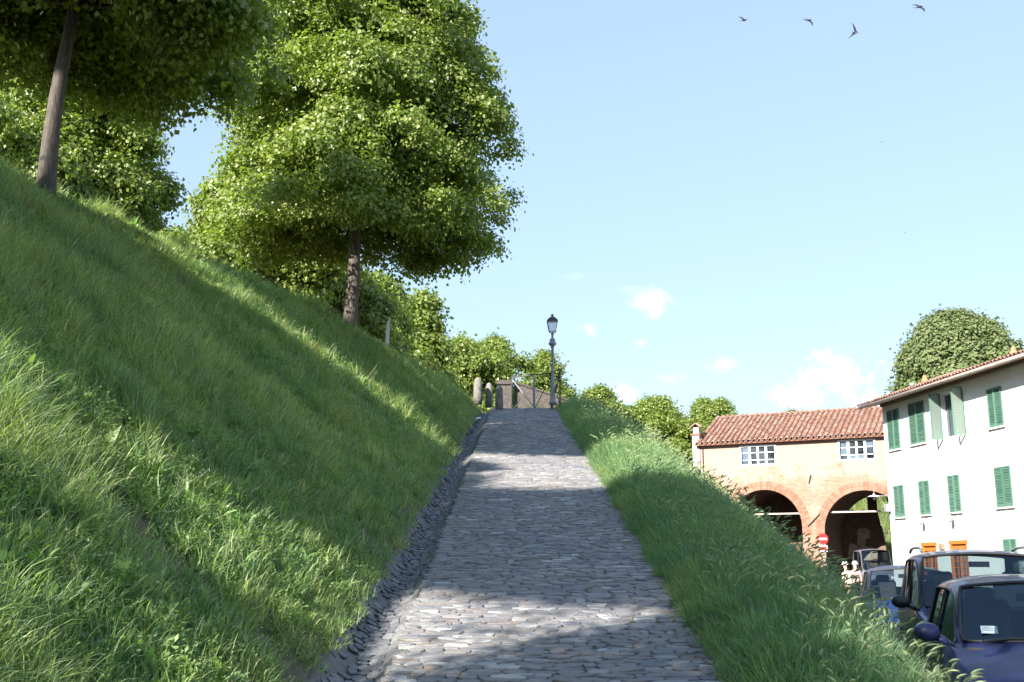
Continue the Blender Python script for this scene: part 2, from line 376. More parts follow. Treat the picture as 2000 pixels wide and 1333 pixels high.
# gutter
gut = empty('stone_gutter', (0, 0, 0), kind='structure')
def gz(t): return -.2*math.sin(math.pi*min(1, max(0, t)))**.75
V = []; F = []; ys = list(np.arange(5.0, 47, .3)); nt = 11
for Y in ys:
    for j in range(nt):
        t = 1.4*j/(nt-1); X = XL(Y)-(XL(Y)-XG(Y))*t
        V.append((X+(.02*noise.noise(Vector((X*3, Y*3, 5))) if j else .02), Y, zr(Y)-.02+(-.03 if j == 0 else gz(t*.97)+.10*max(0, t-.8)+.02*noise.noise(Vector((X*5, Y*5, 1))))))
for i in range(len(ys)-1):
    for j in range(nt-1): a = i*nt+j; F.append((a+1, a, a+nt, a+nt+1))
me = bpy.data.meshes.new('channel'); me.from_pydata(V, [], F); link('mortar_bed', me, M_MORTAR, gut, True)
GPm = []; GP = stone_protos(8, 21, .12)
for V, F in GP:
    me = bpy.data.meshes.new('gstone'); me.from_pydata(V, [], F); me.materials.append(M_GUT); me.update(); GPm.append(me)
lst = []; s = 7.0
while s < 46:
    row = r.uniform(.10, .15); t = .04; gw = XL(s)-XG(s)
    while t < .9:
        w = r.uniform(.14, .25)
        if t > .6 and r.random() < .35:
            t += w; continue
        tc_ = t+w/2; X = XL(s)-gw*tc_; sl_ = (gz(tc_+.03)-gz(tc_-.03))/(.06*gw)
        yy = s+.10*tc_+r.uniform(-.015, .015)
        lst.append(((X, yy, zr(yy)+gz(tc_*.97)+.010+r.uniform(-.004, .004)), (tilt+r.gauss(0, .04), math.atan(sl_)+r.gauss(0, .04), .16+r.gauss(0, .08)), (gw*w*1.06, row*1.1, .4), r.randrange(8)))
        t += w
    s += row
place_stones(lst, GPm, GP, gut, 'gutter_stone', M_GUT, 'far_gutter_stones')

# ------------------------------------------------------------------ grass prototypes
def blades(n, seed, rad, h0, h1, w0, w1, lean=.5, curl=.6, seg=4, broad=False, bias=(0, 0)):
    g = np.random.default_rng(seed); V = []; F = []
    for i in range(n):
        a = g.uniform(0, 2*math.pi); rr = rad*math.sqrt(g.uniform()); x, y = rr*math.cos(a), rr*math.sin(a)
        h = g.uniform(h0, h1); w = g.uniform(w0, w1); d = g.uniform(0, 2*math.pi) if rr < rad*.3 else a+g.normal(0, .8)
        dx, dy = math.cos(d)+bias[0], math.sin(d)+bias[1]; le = abs(g.normal(lean*.5, lean*.5)); cu = g.uniform(.2, 1)*curl; tw = g.uniform(0, math.pi)
        sx, sy = -math.sin(d+tw*.4), math.cos(d+tw*.4); b = len(V); px, py, pz = x, y, -.02; ang = le*.35
        for k in range(seg+1):
            t = k/seg; ww = w*(math.sin(math.pi*(t*.88+.1))**.8 if broad else (1-t)**.7*1.0)
            if k == seg: V.append((px, py, pz))
            else: V += [(px-sx*ww/2, py-sy*ww/2, pz), (px+sx*ww/2, py+sy*ww/2, pz)]
            ang += (le*.25+cu*t*.9); ang = min(ang, 2.3); st = h/seg
            px += dx*math.sin(ang)*st; py += dy*math.sin(ang)*st; pz += math.cos(ang)*st
        for k in range(seg-1): q = b+2*k; F.append((q, q+1, q+3, q+2))
        q = b+2*(seg-1); F.append((q, q+1, q+2))
    return V, F
def seed_stalks(n, seed, rad, h0, h1, barley=True):
    g = np.random.default_rng(seed); mb = MB(); head = MB()
    for i in range(n):
        a = g.uniform(0, 6.28); x, y = rad*math.cos(a)*g.uniform(), rad*math.sin(a)*g.uniform(); h = g.uniform(h0, h1); d = g.normal(0, .9); ang = abs(g.normal(.15, .12)); p = Vector((x, y, 0)); pts = [p.copy()]
        for k in range(4):
            p = p+Vector((math.cos(d)*math.sin(ang), math.sin(d)*math.sin(ang), math.cos(ang)))*h/4; pts.append(p.copy()); ang += .1
        mb.tube(pts, [.0022, .002, .0017, .0013, .001], 3, False)
        dr = Vector((math.cos(d)*math.sin(ang+.2), math.sin(d)*math.sin(ang+.2), math.cos(ang+.2)))
        if barley:
            q = p; pp = [q]; 
            for k in range(4): dr = (dr+Vector((math.cos(d), math.sin(d), -.8))*.13).normalized(); q = q+dr*.022; pp.append(q)
            head.tube(pp, [.003, .008, .0085, .006, .002], 5, False)
            for k in range(18):
                s_ = pp[g.integers(0, 4)]; o = Vector(g.normal(0, 1, 3)); o = (dr*1.5+o*.32).normalized()*g.uniform(.03, .055); si = o.orthogonal().normalized()*.0013
                head.add([s_-si, s_+si, s_+o], [(0, 1, 2)])
        else:
            for k in range(10):
                s_ = pts[-1]-(pts[-1]-pts[-2])*g.uniform(0, .9); o = Vector((g.normal(0, .02), g.normal(0, .02), g.uniform(.0, .02))); si = Vector((.003, 0, .002))
                head.add([s_+o-si, s_+o+si, s_+o+Vector((0, .002, .012))], [(0, 1, 2)])
    return mb, head
def grass_mesh(name, m, *parts, extra=None):
    V = []; F = []; mi = []
    for P, idx in parts:
        b = len(V); V += list(P[0]); F += [tuple(q+b for q in f) for f in P[1]]; mi += [idx]*len(P[1])
    return npmesh(name, V, F, m, mi)
def mbp(mb): return (mb.v, mb.f)
GL = []
for i in range(4): GL.append(grass_mesh('tuft', [M_GRASS], (blades(26, 10+i, .13, .07, .22, .008, .017, .8, .8), 0)))
for i in range(3): GL.append(grass_mesh('long_tuft', [M_GRASS], (blades(26, 20+i, .12, .20, .50, .007, .015, .5, .85, 5), 0)))
for i in range(3): GL.append(grass_mesh('weed', [M_WEED, M_GRASS], (blades(11, 30+i, .07, .08, .19, .022, .045, .9, .5, 4, True), 0), (blades(12, 40+i, .12, .1, .22, .007, .013, .6, .6), 1)))
for i in range(2):
    a, b = seed_stalks(5, 50+i, .1, .35, .6, False); GL.append(grass_mesh('stalks', [M_GRASS, M_SEED], (mbp(a), 1), (mbp(b), 1), (blades(14, 60+i, .1, .12, .3, .003, .006, .5, .6), 0)))
for i in range(2):    # leafy stems (small pale leaves on upright stems)
    g = np.random.default_rng(70+i); mb = MB()
    for k in range(6):
        x, y = g.normal(0, .05, 2); h = g.uniform(.12, .3); dx, dy = g.normal(0, .05, 2)
        mb.tube([(x, y, 0), (x+dx, y+dy, h)], .002, 3, False)
        for q in range(9):
            t = (q+1)/9; a = q*2.4; c = Vector((x+dx*t, y+dy*t, h*t)); o = Vector((math.cos(a), math.sin(a), .35))*g.uniform(.025, .05); si = Vector((-math.sin(a), math.cos(a), 0))*.011
            mb.add([c, c+o*.5-si, c+o, c+o*.5+si], [(0, 1, 2, 3)])
    GL.append(grass_mesh('leafy_stems', [M_WEED], (mbp(mb), 0)))
for i in range(2): # low dense filler (clover-like) 
    g = np.random.default_rng(80+i); mb = MB()
    for k in range(70):
        x, y = g.normal(0, .10, 2); z = g.uniform(.01, .09); o = Vector(g.normal(0, 1, 3)); o.z = abs(o.z)*.4; o = o.normalized()*g.uniform(.014, .03); si = o.cross(Vector((0, 0, 1))).normalized()*o.length*.5; c = Vector((x, y, z))
        mb.add([c-o*.5, c-si, c+o*.5, c+si], [(0, 1, 2, 3)])
    GL.append(grass_mesh('clover', [M_WEED], (mbp(mb), 0)))
for i in range(2): GL.append(grass_mesh('dock', [M_WEED], (blades(8, 90+i, .06, .16, .30, .05, .10, 1.0, .5, 5, True), 0)))
GC = proto_coll('bank_grass', GL)     # 0-3 tuft 4-6 long 7-9 weed 10-11 stalks 12-13 leafy 14-15 clover
GRm = []
for i in range(4): GRm.append(grass_mesh('vtuft', [M_GRASSR], (blades(30, 110+i, .12, .14, .42, .007, .015, .6, .8, 5), 0)))
for i in range(3):
    a, b = seed_stalks(2, 150+i, .08, .30, .50, True); GRm.append(grass_mesh('barley', [M_GRASSR, M_SEED], (mbp(a), 0), (mbp(b), 1), (blades(22, 160+i, .1, .15, .40, .007, .015, .5, .7, 5), 0)))
for i in range(2): GRm.append(grass_mesh('vweed', [M_WEED, M_GRASSR], (blades(10, 130+i, .07, .1, .22, .02, .04, .9, .5, 4, True), 0), (blades(18, 140+i, .1, .15, .35, .007, .013, .5, .6), 1)))
GCR = proto_coll('verge_grass', GRm)  # 0-3 tuft 4-6 barley 7-8 weed

def scatter_grass():
    g = np.random.default_rng(5); P = []; Rr = []; S = []; I = []
    def nz(x, y, s, o=0): return noise.noise(Vector((x*s, y*s, o)))
    # left bank
    for Y0 in np.arange(3.6, 47, .5):
        d = Y0; dens = 230 if d < 9 else 170 if d < 14 else 120 if d < 22 else 75 if d < 34 else 55
        f0, r0 = XG(Y0), ridgeX(Y0)-.9; f0 += .05+.13*nz(0, Y0, 1.1, 21)
        xv = -.56*Y0-1.2; r0 = max(r0, xv)
        if f0 <= r0: continue
        n = int((f0-r0)*.5*dens*1.25)
        for _ in range(n):
            X = g.uniform(r0, f0); Y = Y0+g.uniform(0, .5); z = hL(X, Y); edge = XG(Y)-X
            if nz(X, Y, .75, 11)+.4*nz(X, Y, 2.5, 12) < -.36 and g.uniform() < .75: continue
            k = nz(X, Y, .55, 1)+.5*nz(X, Y, 1.7, 2); kk = nz(X, Y, .9, 7)
            near = max(0, 1-max(0, Y-15)/5)
            long_ = k+.35*near*(1 if edge > 1.0 else 0) > .38
            u = g.uniform()
            if long_ and u < .62: i = g.integers(4, 7); sc = g.uniform(.75, 1.2)
            elif kk > .02 and u < .24: i = g.integers(7, 10); sc = g.uniform(.7, 1.4)
            elif u < (.016 if Y < 12 else .006): i = g.integers(16, 18); sc = g.uniform(.7, 1.15)
            elif u < .03: i = g.integers(10, 12); sc = g.uniform(.6, 1.0)
            elif u < .12: i = g.integers(12, 14); sc = g.uniform(.7, 1.2)
            elif u < .34: i = g.integers(14, 16); sc = g.uniform(.8, 1.3)
            elif u < .42: i = g.integers(4, 7); sc = g.uniform(.35, .8)
            else: i = g.integers(0, 4); sc = g.uniform(.5, 1.4)
            if edge < .35 and i >= 4 and i < 12: i = 0; sc = .7
            if edge < .2: sc *= .7
            if Y > 22: sc *= 1.25
            P.append((X, Y, z)); I.append(i); S.append(sc)
            Rr.append((g.normal(0, .27), .16+g.normal(0, .26), 0))
    for _ in range(260):
        X = g.uniform(-.9, 3.4); Y = g.uniform(43.6, 46.2); P.append((X, Y, zr(Y)-.02)); I.append(g.integers(0, 4) if g.uniform() < .8 else g.integers(4, 7)); S.append(g.uniform(.7, 1.2)); Rr.append((0, 0, 0))
    for _ in range(150):     # little tufts rooted in the joints at the edges of the paving
        Y = g.uniform(6.5, 34); X = XL(Y)+abs(g.normal(0, .12)) if g.uniform() < .45 else XR(Y)-abs(g.normal(0, .16)); P.append((X, Y, zr(Y)-.005)); I.append(g.integers(14, 16) if g.uniform() < .5 else g.integers(0, 4)); S.append(g.uniform(.22, .5)); Rr.append((0, 0, 0))
    Rr = np.array(Rr); Rz = g.uniform(0, 6.28, len(P))
    def eul(tilt_x, tilt_y, rz):
        out = np.empty((len(rz), 3))
        for k in range(len(rz)):
            m = Matrix.Rotation(tilt_y[k], 3, 'Y') @ Matrix.Rotation(tilt_x[k], 3, 'X') @ Matrix.Rotation(rz[k], 3, 'Z'); e = m.to_euler(); out[k] = (e.x, e.y, e.z)
        return out
    S = np.array(S); S3 = np.stack([S, S, S*g.uniform(.8, 1.2, len(S))], 1)
    scatter('bank_grass', P, eul(Rr[:, 0], Rr[:, 1], Rz), S3, I, GC, label='long shaggy green grass and weeds covering the steep left bank', cat='grass', kind='stuff')
    # right verge
    P = []; S = []; I = []; T = []
    for Y0 in np.arange(5.5, 46, .5):
        dens = 230 if Y0 < 12 else 170 if Y0 < 20 else 110 if Y0 < 32 else 70
        a = XR(Y0)+.03+.14*nz(0, Y0, 1.3, 20); b = min(foot(Y0), shoulder(Y0)+2.6)+.15
        for _ in range(int((b-a)*.5*dens)):
            X = g.uniform(a, b); Y = Y0+g.uniform(0, .5); z = hR(X, Y); edge = X-XR(Y); k = nz(X, Y, .8, 4); u = g.uniform()
            if u < .09+.17*(k > 0) and edge > .4: i = g.integers(4, 7); sc = g.uniform(.85, 1.15)
            elif u > .9 and k < 0: i = g.integers(7, 9); sc = g.uniform(.8, 1.3)
            else: i = g.integers(0, 4); sc = g.uniform(.6, 1.15)*(1+.25*k)
            if edge < .35: sc *= .5+1.2*edge
            if Y > 22: sc *= 1.12
            P.append((X, Y, z)); S.append(sc); I.append(i); T.append((g.normal(0, .12), (-.12 if edge < .5 else .12)+g.normal(0, .14)))
    T = np.array(T); Rz = g.uniform(0, 6.28, len(P)); Rz = np.where(np.isin(I, (4, 5, 6)), g.normal(0, 1.5, len(P)), Rz)
    scatter('verge_grass', P, eul(T[:, 0], T[:, 1], Rz), S, I, GCR, label='tall green grass with pale barley heads along the right of the path', cat='grass', kind='stuff')
    # grass on the slope seen through the arch and along the far rampart
    P = []; S = []; I = []
    for _ in range(5000):
        X = g.uniform(8, 36); Y = g.uniform(73.5, 89); P.append((X, Y, hR(X, Y))); S.append(g.uniform(1.6, 3)); I.append(g.integers(0, 7))
    z = np.zeros(len(P)); scatter('far_slope_grass', P, eul(z, z, g.uniform(0, 6.28, len(P))), S, I, GC, label='sunlit green grass slope seen through the right arch', cat='grass', kind='stuff')
scatter_grass()

# ------------------------------------------------------------------ trees
def leaf_cluster(seed, n, spread, size, m, droop=.6):
    g = np.random.default_rng(seed); V = []; F = []
    for i in range(n):
        c = Vector(g.normal(0, 1, 3)); c.z *= .6; c = c*spread*.5
        out = Vector((c.x, c.y, 0)); out = out.normalized() if out.length > .01 else Vector((1, 0, 0))
        d = (out*g.uniform(.3, 1)+Vector((g.normal(0, .5), g.normal(0, .5), -droop*g.uniform(.2, 1.5)))).normalized()
        nrm = (Vector((0, 0, 1))+out*.7+Vector(g.normal(0, .45, 3))).normalized(); si = d.cross(nrm).normalized(); nn = si.cross(d)
        s = size*g.uniform(.7, 1.25); w = s*.46; b = len(V)
        V += [c, c+d*s*.45-si*w+nn*s*.09, c+d*s-nn*s*.08, c+d*s*.45+si*w+nn*s*.09]
        F += [(b, b+1, b+2), (b, b+2, b+3)]
    return npmesh('leaves', V, F, [m])
LC = proto_coll('linden_leaves', [leaf_cluster(200+i, 30, .34, .108, M_LEAF) for i in range(6)])
LC2 = proto_coll('oak_leaves', [leaf_cluster(220+i, 30, .6, .2, M_LEAF2, .2) for i in range(5)])

def tree(name, label, base, h, cr, cb, seed, n_pads=150, per=44, pad=(.6, 1.25), lsc=1.0, lean=(0, 0), tr=.2, coll=LC, prof=None, droop=.35, group=None, flat=.58, cat='tree', offs=(0, 0), under=None):
    """base: foot of trunk; h: total height; cr: crown radius; cb: height of the crown's underside"""
    g = np.random.default_rng(seed); rr = random.Random(seed)
    root = empty(name, base); tag(root, label, cat, group)
    prof = prof or (lambda t: (math.sin(math.pi*min(1, t*.74+.2)))**.6)
    # trunk
    pts = []; rad = []
    for k in range(12):
        t = k/11; zz = t*h*.93
        pts.append((lean[0]*zz+.06*math.sin(zz*.9+seed), lean[1]*zz+.05*math.cos(zz*.7+seed), zz-.25*(k == 0)))
        rad.append(tr*(1.22 if k == 0 else (1-.88*t)**.8*(1 if k > 1 else 1.04)))
    MB().tube(pts, rad, 14).build('trunk', M_BARK, root, True)
    def tp(z): 
        return Vector((lean[0]*z, lean[1]*z, z))
    pads = []; br = MB(); tries = 0; limb_ = n_pads >= 200
    while len(pads) < n_pads and tries < n_pads*40:
        tries += 1
        t = g.uniform(); zc = cb+t*(h-cb); R0 = cr*prof(t)*(1+.16*math.sin(3*t*6+seed)); a = g.uniform(0, 2*math.pi)
        R0 *= 1+.2*math.sin(a*3+seed+t*4)+.13*math.sin(a*5+seed*2-t*9)+(.2*math.sin(a*2+t*13+seed) if n_pads < 200 else 0)
        if limb_: R0 = R0*.55+.45*cr*prof(t)
        q = g.uniform()**.42; rad_ = max(0, R0-pad[0]*.75)*q
        c = tp(zc)+Vector((math.cos(a)*rad_+offs[0]*t, math.sin(a)*rad_+offs[1]*t, 0))
        c.z -= droop*q*q*.8-(1-q)*1.6*max(0, 1-t*3)
        c = Vector(c); sz = g.uniform(*pad)*(.75+.4*(1-t))
        if any((c-p).length < sz*.6 for p, *_ in pads): continue
        pads.append((c, sz, a, q))
    limb = n_pads >= 200
    if limb_:      # stray sprays that break the outline
        for _ in range(46):
            t = g.uniform(.02, .95); a = g.uniform(-1.8, 1.5); R0 = cr*prof(t)*g.uniform(1.0, 1.13)
            pads.append((tp(cb+t*(h-cb))+Vector((math.cos(a)*R0, math.sin(a)*R0, -droop*.9)), g.uniform(.32, .55), a, 1.0))
    for c, sz, a, q in pads[::(9 if n_pads >= 200 else 3)]:
        zs = max(cb*(1.25 if limb else .95)+g.uniform(0, 1.6), min(h*.85, c.z-.45*(Vector((c.x, c.y)).length))); s0 = tp(zs); mid = s0.lerp(c, .5)+Vector((0, 0, .15))
        L_ = (c-s0).length; tgt = MB() if limb else br; tgt.tube([s0, mid, c], [min(tr*.3, .015+.016*L_), .015+.006*L_, .01], 6, False)
        if limb: tgt.build('branch', M_BARK, root, True)
    if not limb: br.build('branches', M_BARK, root, True, kind='stuff')
    P = []; Ro = []; S = []; I = []
    for c, sz, a, q in pads:
        n = int(per*(sz/1.0)**2)
        for _ in range(n):
            v = Vector(g.normal(0, 1, 3)); v.normalize(); v *= g.uniform(.25, 1)**.5
            if v.z < -.25: v.z *= .4
            lp = Vector((v.x*sz, v.y*sz, v.z*sz*flat)); lp.z -= droop*((v.x*math.cos(a)+v.y*math.sin(a)))*.5*sz
            pc = c+lp
            if limb and pc.z < cb+1.8 and (pc-tp(pc.z)).xy.length < .6: continue
            if under is not None and pc.z < under+.57*max(0, -(pc.x*.58+pc.y*.81)): continue
            P.append(pc)
            up = (Vector((v.x, v.y, max(v.z, 0)+.5))).normalized(); e = up.to_track_quat('Z', 'Y').to_matrix() @ Matrix.Rotation(g.uniform(0, 6.28), 3, 'Z'); e = e.to_euler()
            Ro.append((e.x, e.y, e.z)); S.append(lsc*g.uniform(.75, 1.25)); I.append(g.integers(0, len(coll.objects)))
    for _ in range(int(len(P)*.07)):   # loose sprays between the pads
        t = g.uniform(); zc = cb+t*(h-cb); a = g.uniform(0, 6.28); q = g.uniform(.45, 1.04); R0 = cr*prof(t)*q
        pc = tp(zc)+Vector((math.cos(a)*R0, math.sin(a)*R0, -droop*q*.8))
        if under is not None and pc.z < under+.57*max(0, -(pc.x*.58+pc.y*.81)): continue
        P.append(pc); Ro.append((g.normal(0, .5), g.normal(0, .5), g.uniform(0, 6.28))); S.append(lsc*g.uniform(.6, 1.2)); I.append(g.integers(0, len(coll.objects)))
    scatter('crown', P, Ro, S, I, coll, parent=root, real=REAL and limb, kind='stuff')
    return root

def ztop(px, py, Y): return at(px, py, Y)
# main linden in the middle, on the brow
T2 = at(690, 640, 29.9); T2.z = hL(T2.x, T2.y)-.1
tree('linden_tree', 'large full linden tree with straight dark trunk on the bank brow, centre of the row', T2-Vector((.12, 0, 0)), 11.4, 4.1, 2.9, 31, 340, 50, (.5, 1.15), 1.0, (.012, 0), .205,
     prof=lambda t: (.86+.12*math.sin(t*9)) if t < .2 else max(.05, math.cos((t-.30)*1.62))**.55, droop=.35)
# near left linden
T1 = at(92, 362, 18.2); T1.z = hL(T1.x, T1.y)-.1
tree('linden_tree', 'nearest linden tree, its reddish trunk leaning right at the top left of the picture', T1, 7.8, 3.45, 3.0, 47, 270, 50, (.55, 1.1), 1.0, (.045, 0), .165, under=3.0,
     prof=lambda t: max(.05, math.cos((t-.22)*1.6))**.6, droop=.6)
# unseen trees added off-frame, placed and shaped to shade bank, path and nearest linden
tree('linden_tree', 'tall linden tree added outside the picture behind the camera on the left to shade the path', (-13.6, -4.3, 8.2), 10.6, 4.2, 5.2, 52, 130, 40, (.8, 1.3), 1.15, (0, 0), .2, under=5.2)
tree('linden_tree', 'very tall high crowned linden tree added outside the picture on the left to shade the nearest linden', (-16.6, 6.2, 8.2), 15.8, 4.2, 10.8, 55, 120, 44, (.8, 1.3), 1.15, (0, 0), .25, under=10.9)
tree('linden_tree', 'young squat linden tree added outside the left picture edge to shade the bank', (-13.3, 7.4, 8.2), 7.2, 2.9, 2.6, 53, 90, 40, (.8, 1.2), 1.15, (0, 0), .14)
tree('linden_tree', 'small linden tree added at the foot of the bank behind the camera to shade verge and path', (-5.7, -2.1, 1.8), 10.0, 3.2, 4.6, 54, 60, 26, (.5, 1.1), 1.1, (0, 0), .14)
# trees behind on the rampart top
BT = [ # px centre, half width px, top px, Y, z0, seed, label
 (60, 205, 90, 41.0, 8.2, 61, 'dense linden tree behind the leaning trunk at the far left'),
 (220, 85, 215, 46.0, 8.2, 62, 'linden tree with bluish shaded foliage behind the leaning trunk'),
 (492, 125, 300, 41, 8.2, 63, 'bright linden tree directly behind and left of the large central linden'),
 (655, 95, 500, 47, 8.2, 64, 'small linden tree seen beneath the crown of the large central linden'),
 (745, 62, 540, 54, 8.2, 65, 'linden tree right of the central trunk, behind the white post'),
 (825, 62, 580, 62, 8.2, 66, 'rounded linden tree between the white post and the stone bollards'),
 (905, 65, 655, 74, 8.2, 67, 'pale green linden tree behind the stone bollards'),
 (965, 60, 662, 80, 8.2, 68, 'low linden tree behind the brick parapet end'),
 (1063, 50, 690, 88, 8.2, 69, 'linden tree behind the street lamp and iron railing'),
 (1222, 40, 800, 99, 8.2, 74, 'low bushy tree between the path top and the round tree'),
 (1165, 58, 762, 98, 8.2, 70, 'small tree just right of the top of the path'),
 (1283, 64, 783, 100, 8.2, 71, 'round bushy tree left of the brick building'),
 (1392, 62, 783, 104, 8.2, 72, 'tree behind the left gable of the brick building'),
 (1545, 45, 806, 112, 8.2, 73, 'tree whose tip shows over the tiled roof ridge'),
]
for px, hw, top, Y, z0, seed, lab in BT:
    c = at(px, 700, Y); zt = at(px, top, Y).z; s_ = FPX/(Y*CT+8*ST); rad = hw/s_; h = zt-z0; x = c.x
    if Y < 60: z0 = hL(x, Y) if x < XG(Y) else z0
    big = Y > 60
    n = 95 if hw > 90 else 60
    tree('linden_tree' if Y < 90 else 'round_tree', lab, (x, Y, z0-.1), h, rad*(1.22 if big else 1.08), (min(2.0, h*.16) if not big else .3), seed, n, 60 if hw > 90 else 42, (.2*rad+.2, .42*rad+.3), 1.25 if Y < 40 else 1.5 if Y < 60 else 1.9,
         (0, 0), .17, group='lindens in a row along the rampart' if Y < 90 else 'trees behind the brick building')
# big tree behind the white house
c = at(1866, 700, 78)
tree('oak_tree', 'big dome-shaped grey green tree rising behind the white house roof', (c.x, 78, 0), at(1866, 625, 78).z, 5.25, 7, 81, 210, 60, (1.2, 1.8), 1.15, (0, 0), .4, coll=LC2,
     prof=lambda t: math.sqrt(max(.02, 1-(max(0, t-.25)/.78)**2)), droop=.1, flat=.8)
#BUILDINGS
# ------------------------------------------------------------------ BUILDINGS
def zof(Y, py):
    w = (666.5-py)/FPX; return EYE+Y*(w*CT+ST)/(CT-w*ST)
class Frame:
    def __init__(s, o, rz): s.o = Vector((o[0], o[1], 0)); s.rz = rz; s.u = Vector((math.cos(rz), math.sin(rz), 0)); s.n = Vector((-math.sin(rz), math.cos(rz), 0))
    def px(s, xp, yp, off=0):          # pixel -> (along, height) on the plane off metres inside the facade
        d = ray(xp, yp); P0 = s.o+s.n*off; t = (P0-Vector((0, 0, EYE))).dot(s.n)/d.dot(s.n); p = Vector((0, 0, EYE))+d*t
        return (p-s.o).dot(s.u), p.z
    def Yat(s, a, off=0): return (s.o+s.u*a+s.n*off).y
def strip_wall(brk, solid, y):
    mb = MB()
    for a0, a1 in zip(brk, brk[1:]):
        e = (a1-a0)*1e-4; L0, L1 = solid(a0+e), solid(a1-e)
        for (p, q), (r_, s_) in zip(L0, L1): mb.quad((a0, y, p), (a1, y, r_), (a1, y, s_), (a0, y, q))
    return mb
def rect_wall(x0, x1, z0, z1, holes, y, depth):
    """front wall in the x-z plane with rectangular openings and their reveals"""
    xs = sorted({x0, x1, *[h[0] for h in holes], *[h[1] for h in holes]}); zs = sorted({z0, z1, *[h[2] for h in holes], *[h[3] for h in holes]}); mb = MB()
    for a, b in zip(xs, xs[1:]):
        for c, d in zip(zs, zs[1:]):
            mx, mz = (a+b)/2, (c+d)/2
            if not any(h[0] < mx < h[1] and h[2] < mz < h[3] for h in holes): mb.quad((a, y, c), (b, y, c), (b, y, d), (a, y, d))
    for a, b, c, d in holes:
        mb.quad((a, y, c), (a, y, d), (a, y+depth, d), (a, y+depth, c)); mb.quad((b, y, d), (b, y, c), (b, y+depth, c), (b, y+depth, d))
        mb.quad((a, y, d), (b, y, d), (b, y+depth, d), (a, y+depth, d)); mb.quad((b, y, c), (a, y, c), (a, y+depth, c), (b, y+depth, c))
    return mb
# materials
M_BRICKP = mat('plastered_brick', rough=.9)
N, L, B = NN(M_BRICKP); tc = N.new('ShaderNodeTexCoord'); sp = N.new('ShaderNodeSeparateXYZ'); cb_ = N.new('ShaderNodeCombineXYZ')
L.new(tc.outputs['Object'], sp.inputs[0]); ad = N.new('ShaderNodeMath'); ad.operation = 'ADD'; L.new(sp.outputs[0], ad.inputs[0]); L.new(sp.outputs[1], ad.inputs[1]); L.new(ad.outputs[0], cb_.inputs[0]); L.new(sp.outputs[2], cb_.inputs[1])
bt = N.new('ShaderNodeTexBrick'); L.new(cb_.outputs[0], bt.inputs[0]); bt.inputs['Scale'].default_value = 1; bt.inputs['Brick Width'].default_value = .28; bt.inputs['Row Height'].default_value = .075; bt.inputs['Mortar Size'].default_value = .012
bt.inputs['Color1'].default_value = (.27, .12, .08, 1); bt.inputs['Color2'].default_value = (.32, .175, .12, 1); bt.inputs['Mortar'].default_value = (.34, .25, .19, 1)
n1 = noise_n(M_BRICKP, tc.outputs['Object'], .8, 6, .65); n2 = noise_n(M_BRICKP, tc.outputs['Object'], 5, 5, .7)
pl = ramp_n(M_BRICKP, n2, [(.3, (.33, .215, .165)), (.7, (.40, .30, .25))])
mr = N.new('ShaderNodeMapRange'); mr.inputs[1].default_value = 6.2; mr.inputs[2].default_value = 8.0; mr.inputs[3].default_value = -.12; mr.inputs[4].default_value = .16; L.new(sp.outputs[2], mr.inputs[0])
av = N.new('ShaderNodeMath'); av.operation = 'ADD'; L.new(n1, av.inputs[0]); L.new(mr.outputs[0], av.inputs[1])
av2 = N.new('ShaderNodeMath'); av2.operation = 'MULTIPLY_ADD'; L.new(n2, av2.inputs[0]); av2.inputs[1].default_value = .45; L.new(av.outputs[0], av2.inputs[2])
fac = ramp_n(M_BRICKP, av2.outputs[0], [(.62, (0, 0, 0)), (.76, (1, 1, 1))])
setc(M_BRICKP, mixc(M_BRICKP, fac, bt.outputs[0], pl)); bump_n(M_BRICKP, n2, .4, .02)
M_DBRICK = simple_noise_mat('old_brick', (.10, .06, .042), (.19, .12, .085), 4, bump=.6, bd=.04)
M_VOUS = mat('arch_brick', rough=.9); setc(M_VOUS, ramp_n(M_VOUS, rand_n(M_VOUS), [(0, (.25, .115, .075)), (.5, (.30, .15, .10)), (1, (.34, .20, .145))]))
M_TILE = mat('terracotta_tile', rough=.85)
_c = ramp_n(M_TILE, rand_n(M_TILE), [(0, (.15, .07, .055)), (.35, (.205, .095, .068)), (.6, (.24, .12, .09)), (.8, (.21, .135, .11)), (1, (.28, .18, .145))])
_n = noise_n(M_TILE, world_pos(M_TILE), 7, 5, .7); setc(M_TILE, mixc(M_TILE, ramp_n(M_TILE, _n, [(.48, (0, 0, 0)), (.68, (1, 1, 1))]), _c, (.27, .20, .15))); bump_n(M_TILE, _n, .3, .01)
M_PAN = simple_noise_mat('roof_pan', (.06, .03, .022), (.11, .055, .04), 6)
M_WHITE = mat('white_render', rough=.85); _n = noise_n(M_WHITE, world_pos(M_WHITE), 1.1, 7, .7); setc(M_WHITE, ramp_n(M_WHITE, _n, [(.3, (.74, .73, .69)), (.7, (.83, .82, .79))])); bump_n(M_WHITE, _n, .15, .01)
M_PIERW = simple_noise_mat('pale_plaster', (.33, .28, .23), (.5, .46, .4), 2.2)
M_SOFFIT = simple_noise_mat('soffit_wood', (.20, .15, .10), (.28, .215, .145), 3, sc=(1, 1, 8))
M_SHUT = mat('green_shutter', (.095, .20, .145), .45); setc(M_SHUT, ramp_n(M_SHUT, rand_n(M_SHUT), [(0, (.07, .165, .12)), (.5, (.095, .20, .145)), (1, (.13, .245, .18))])); M_SHUTD = mat('shutter_back', (.33, .40, .37), .7)
M_FRAME = mat('white_frame', (.74, .77, .80), .5)
M_PANE = mat('window_pane', (.02, .025, .03), .04, Specular_IOR_Level=.8)
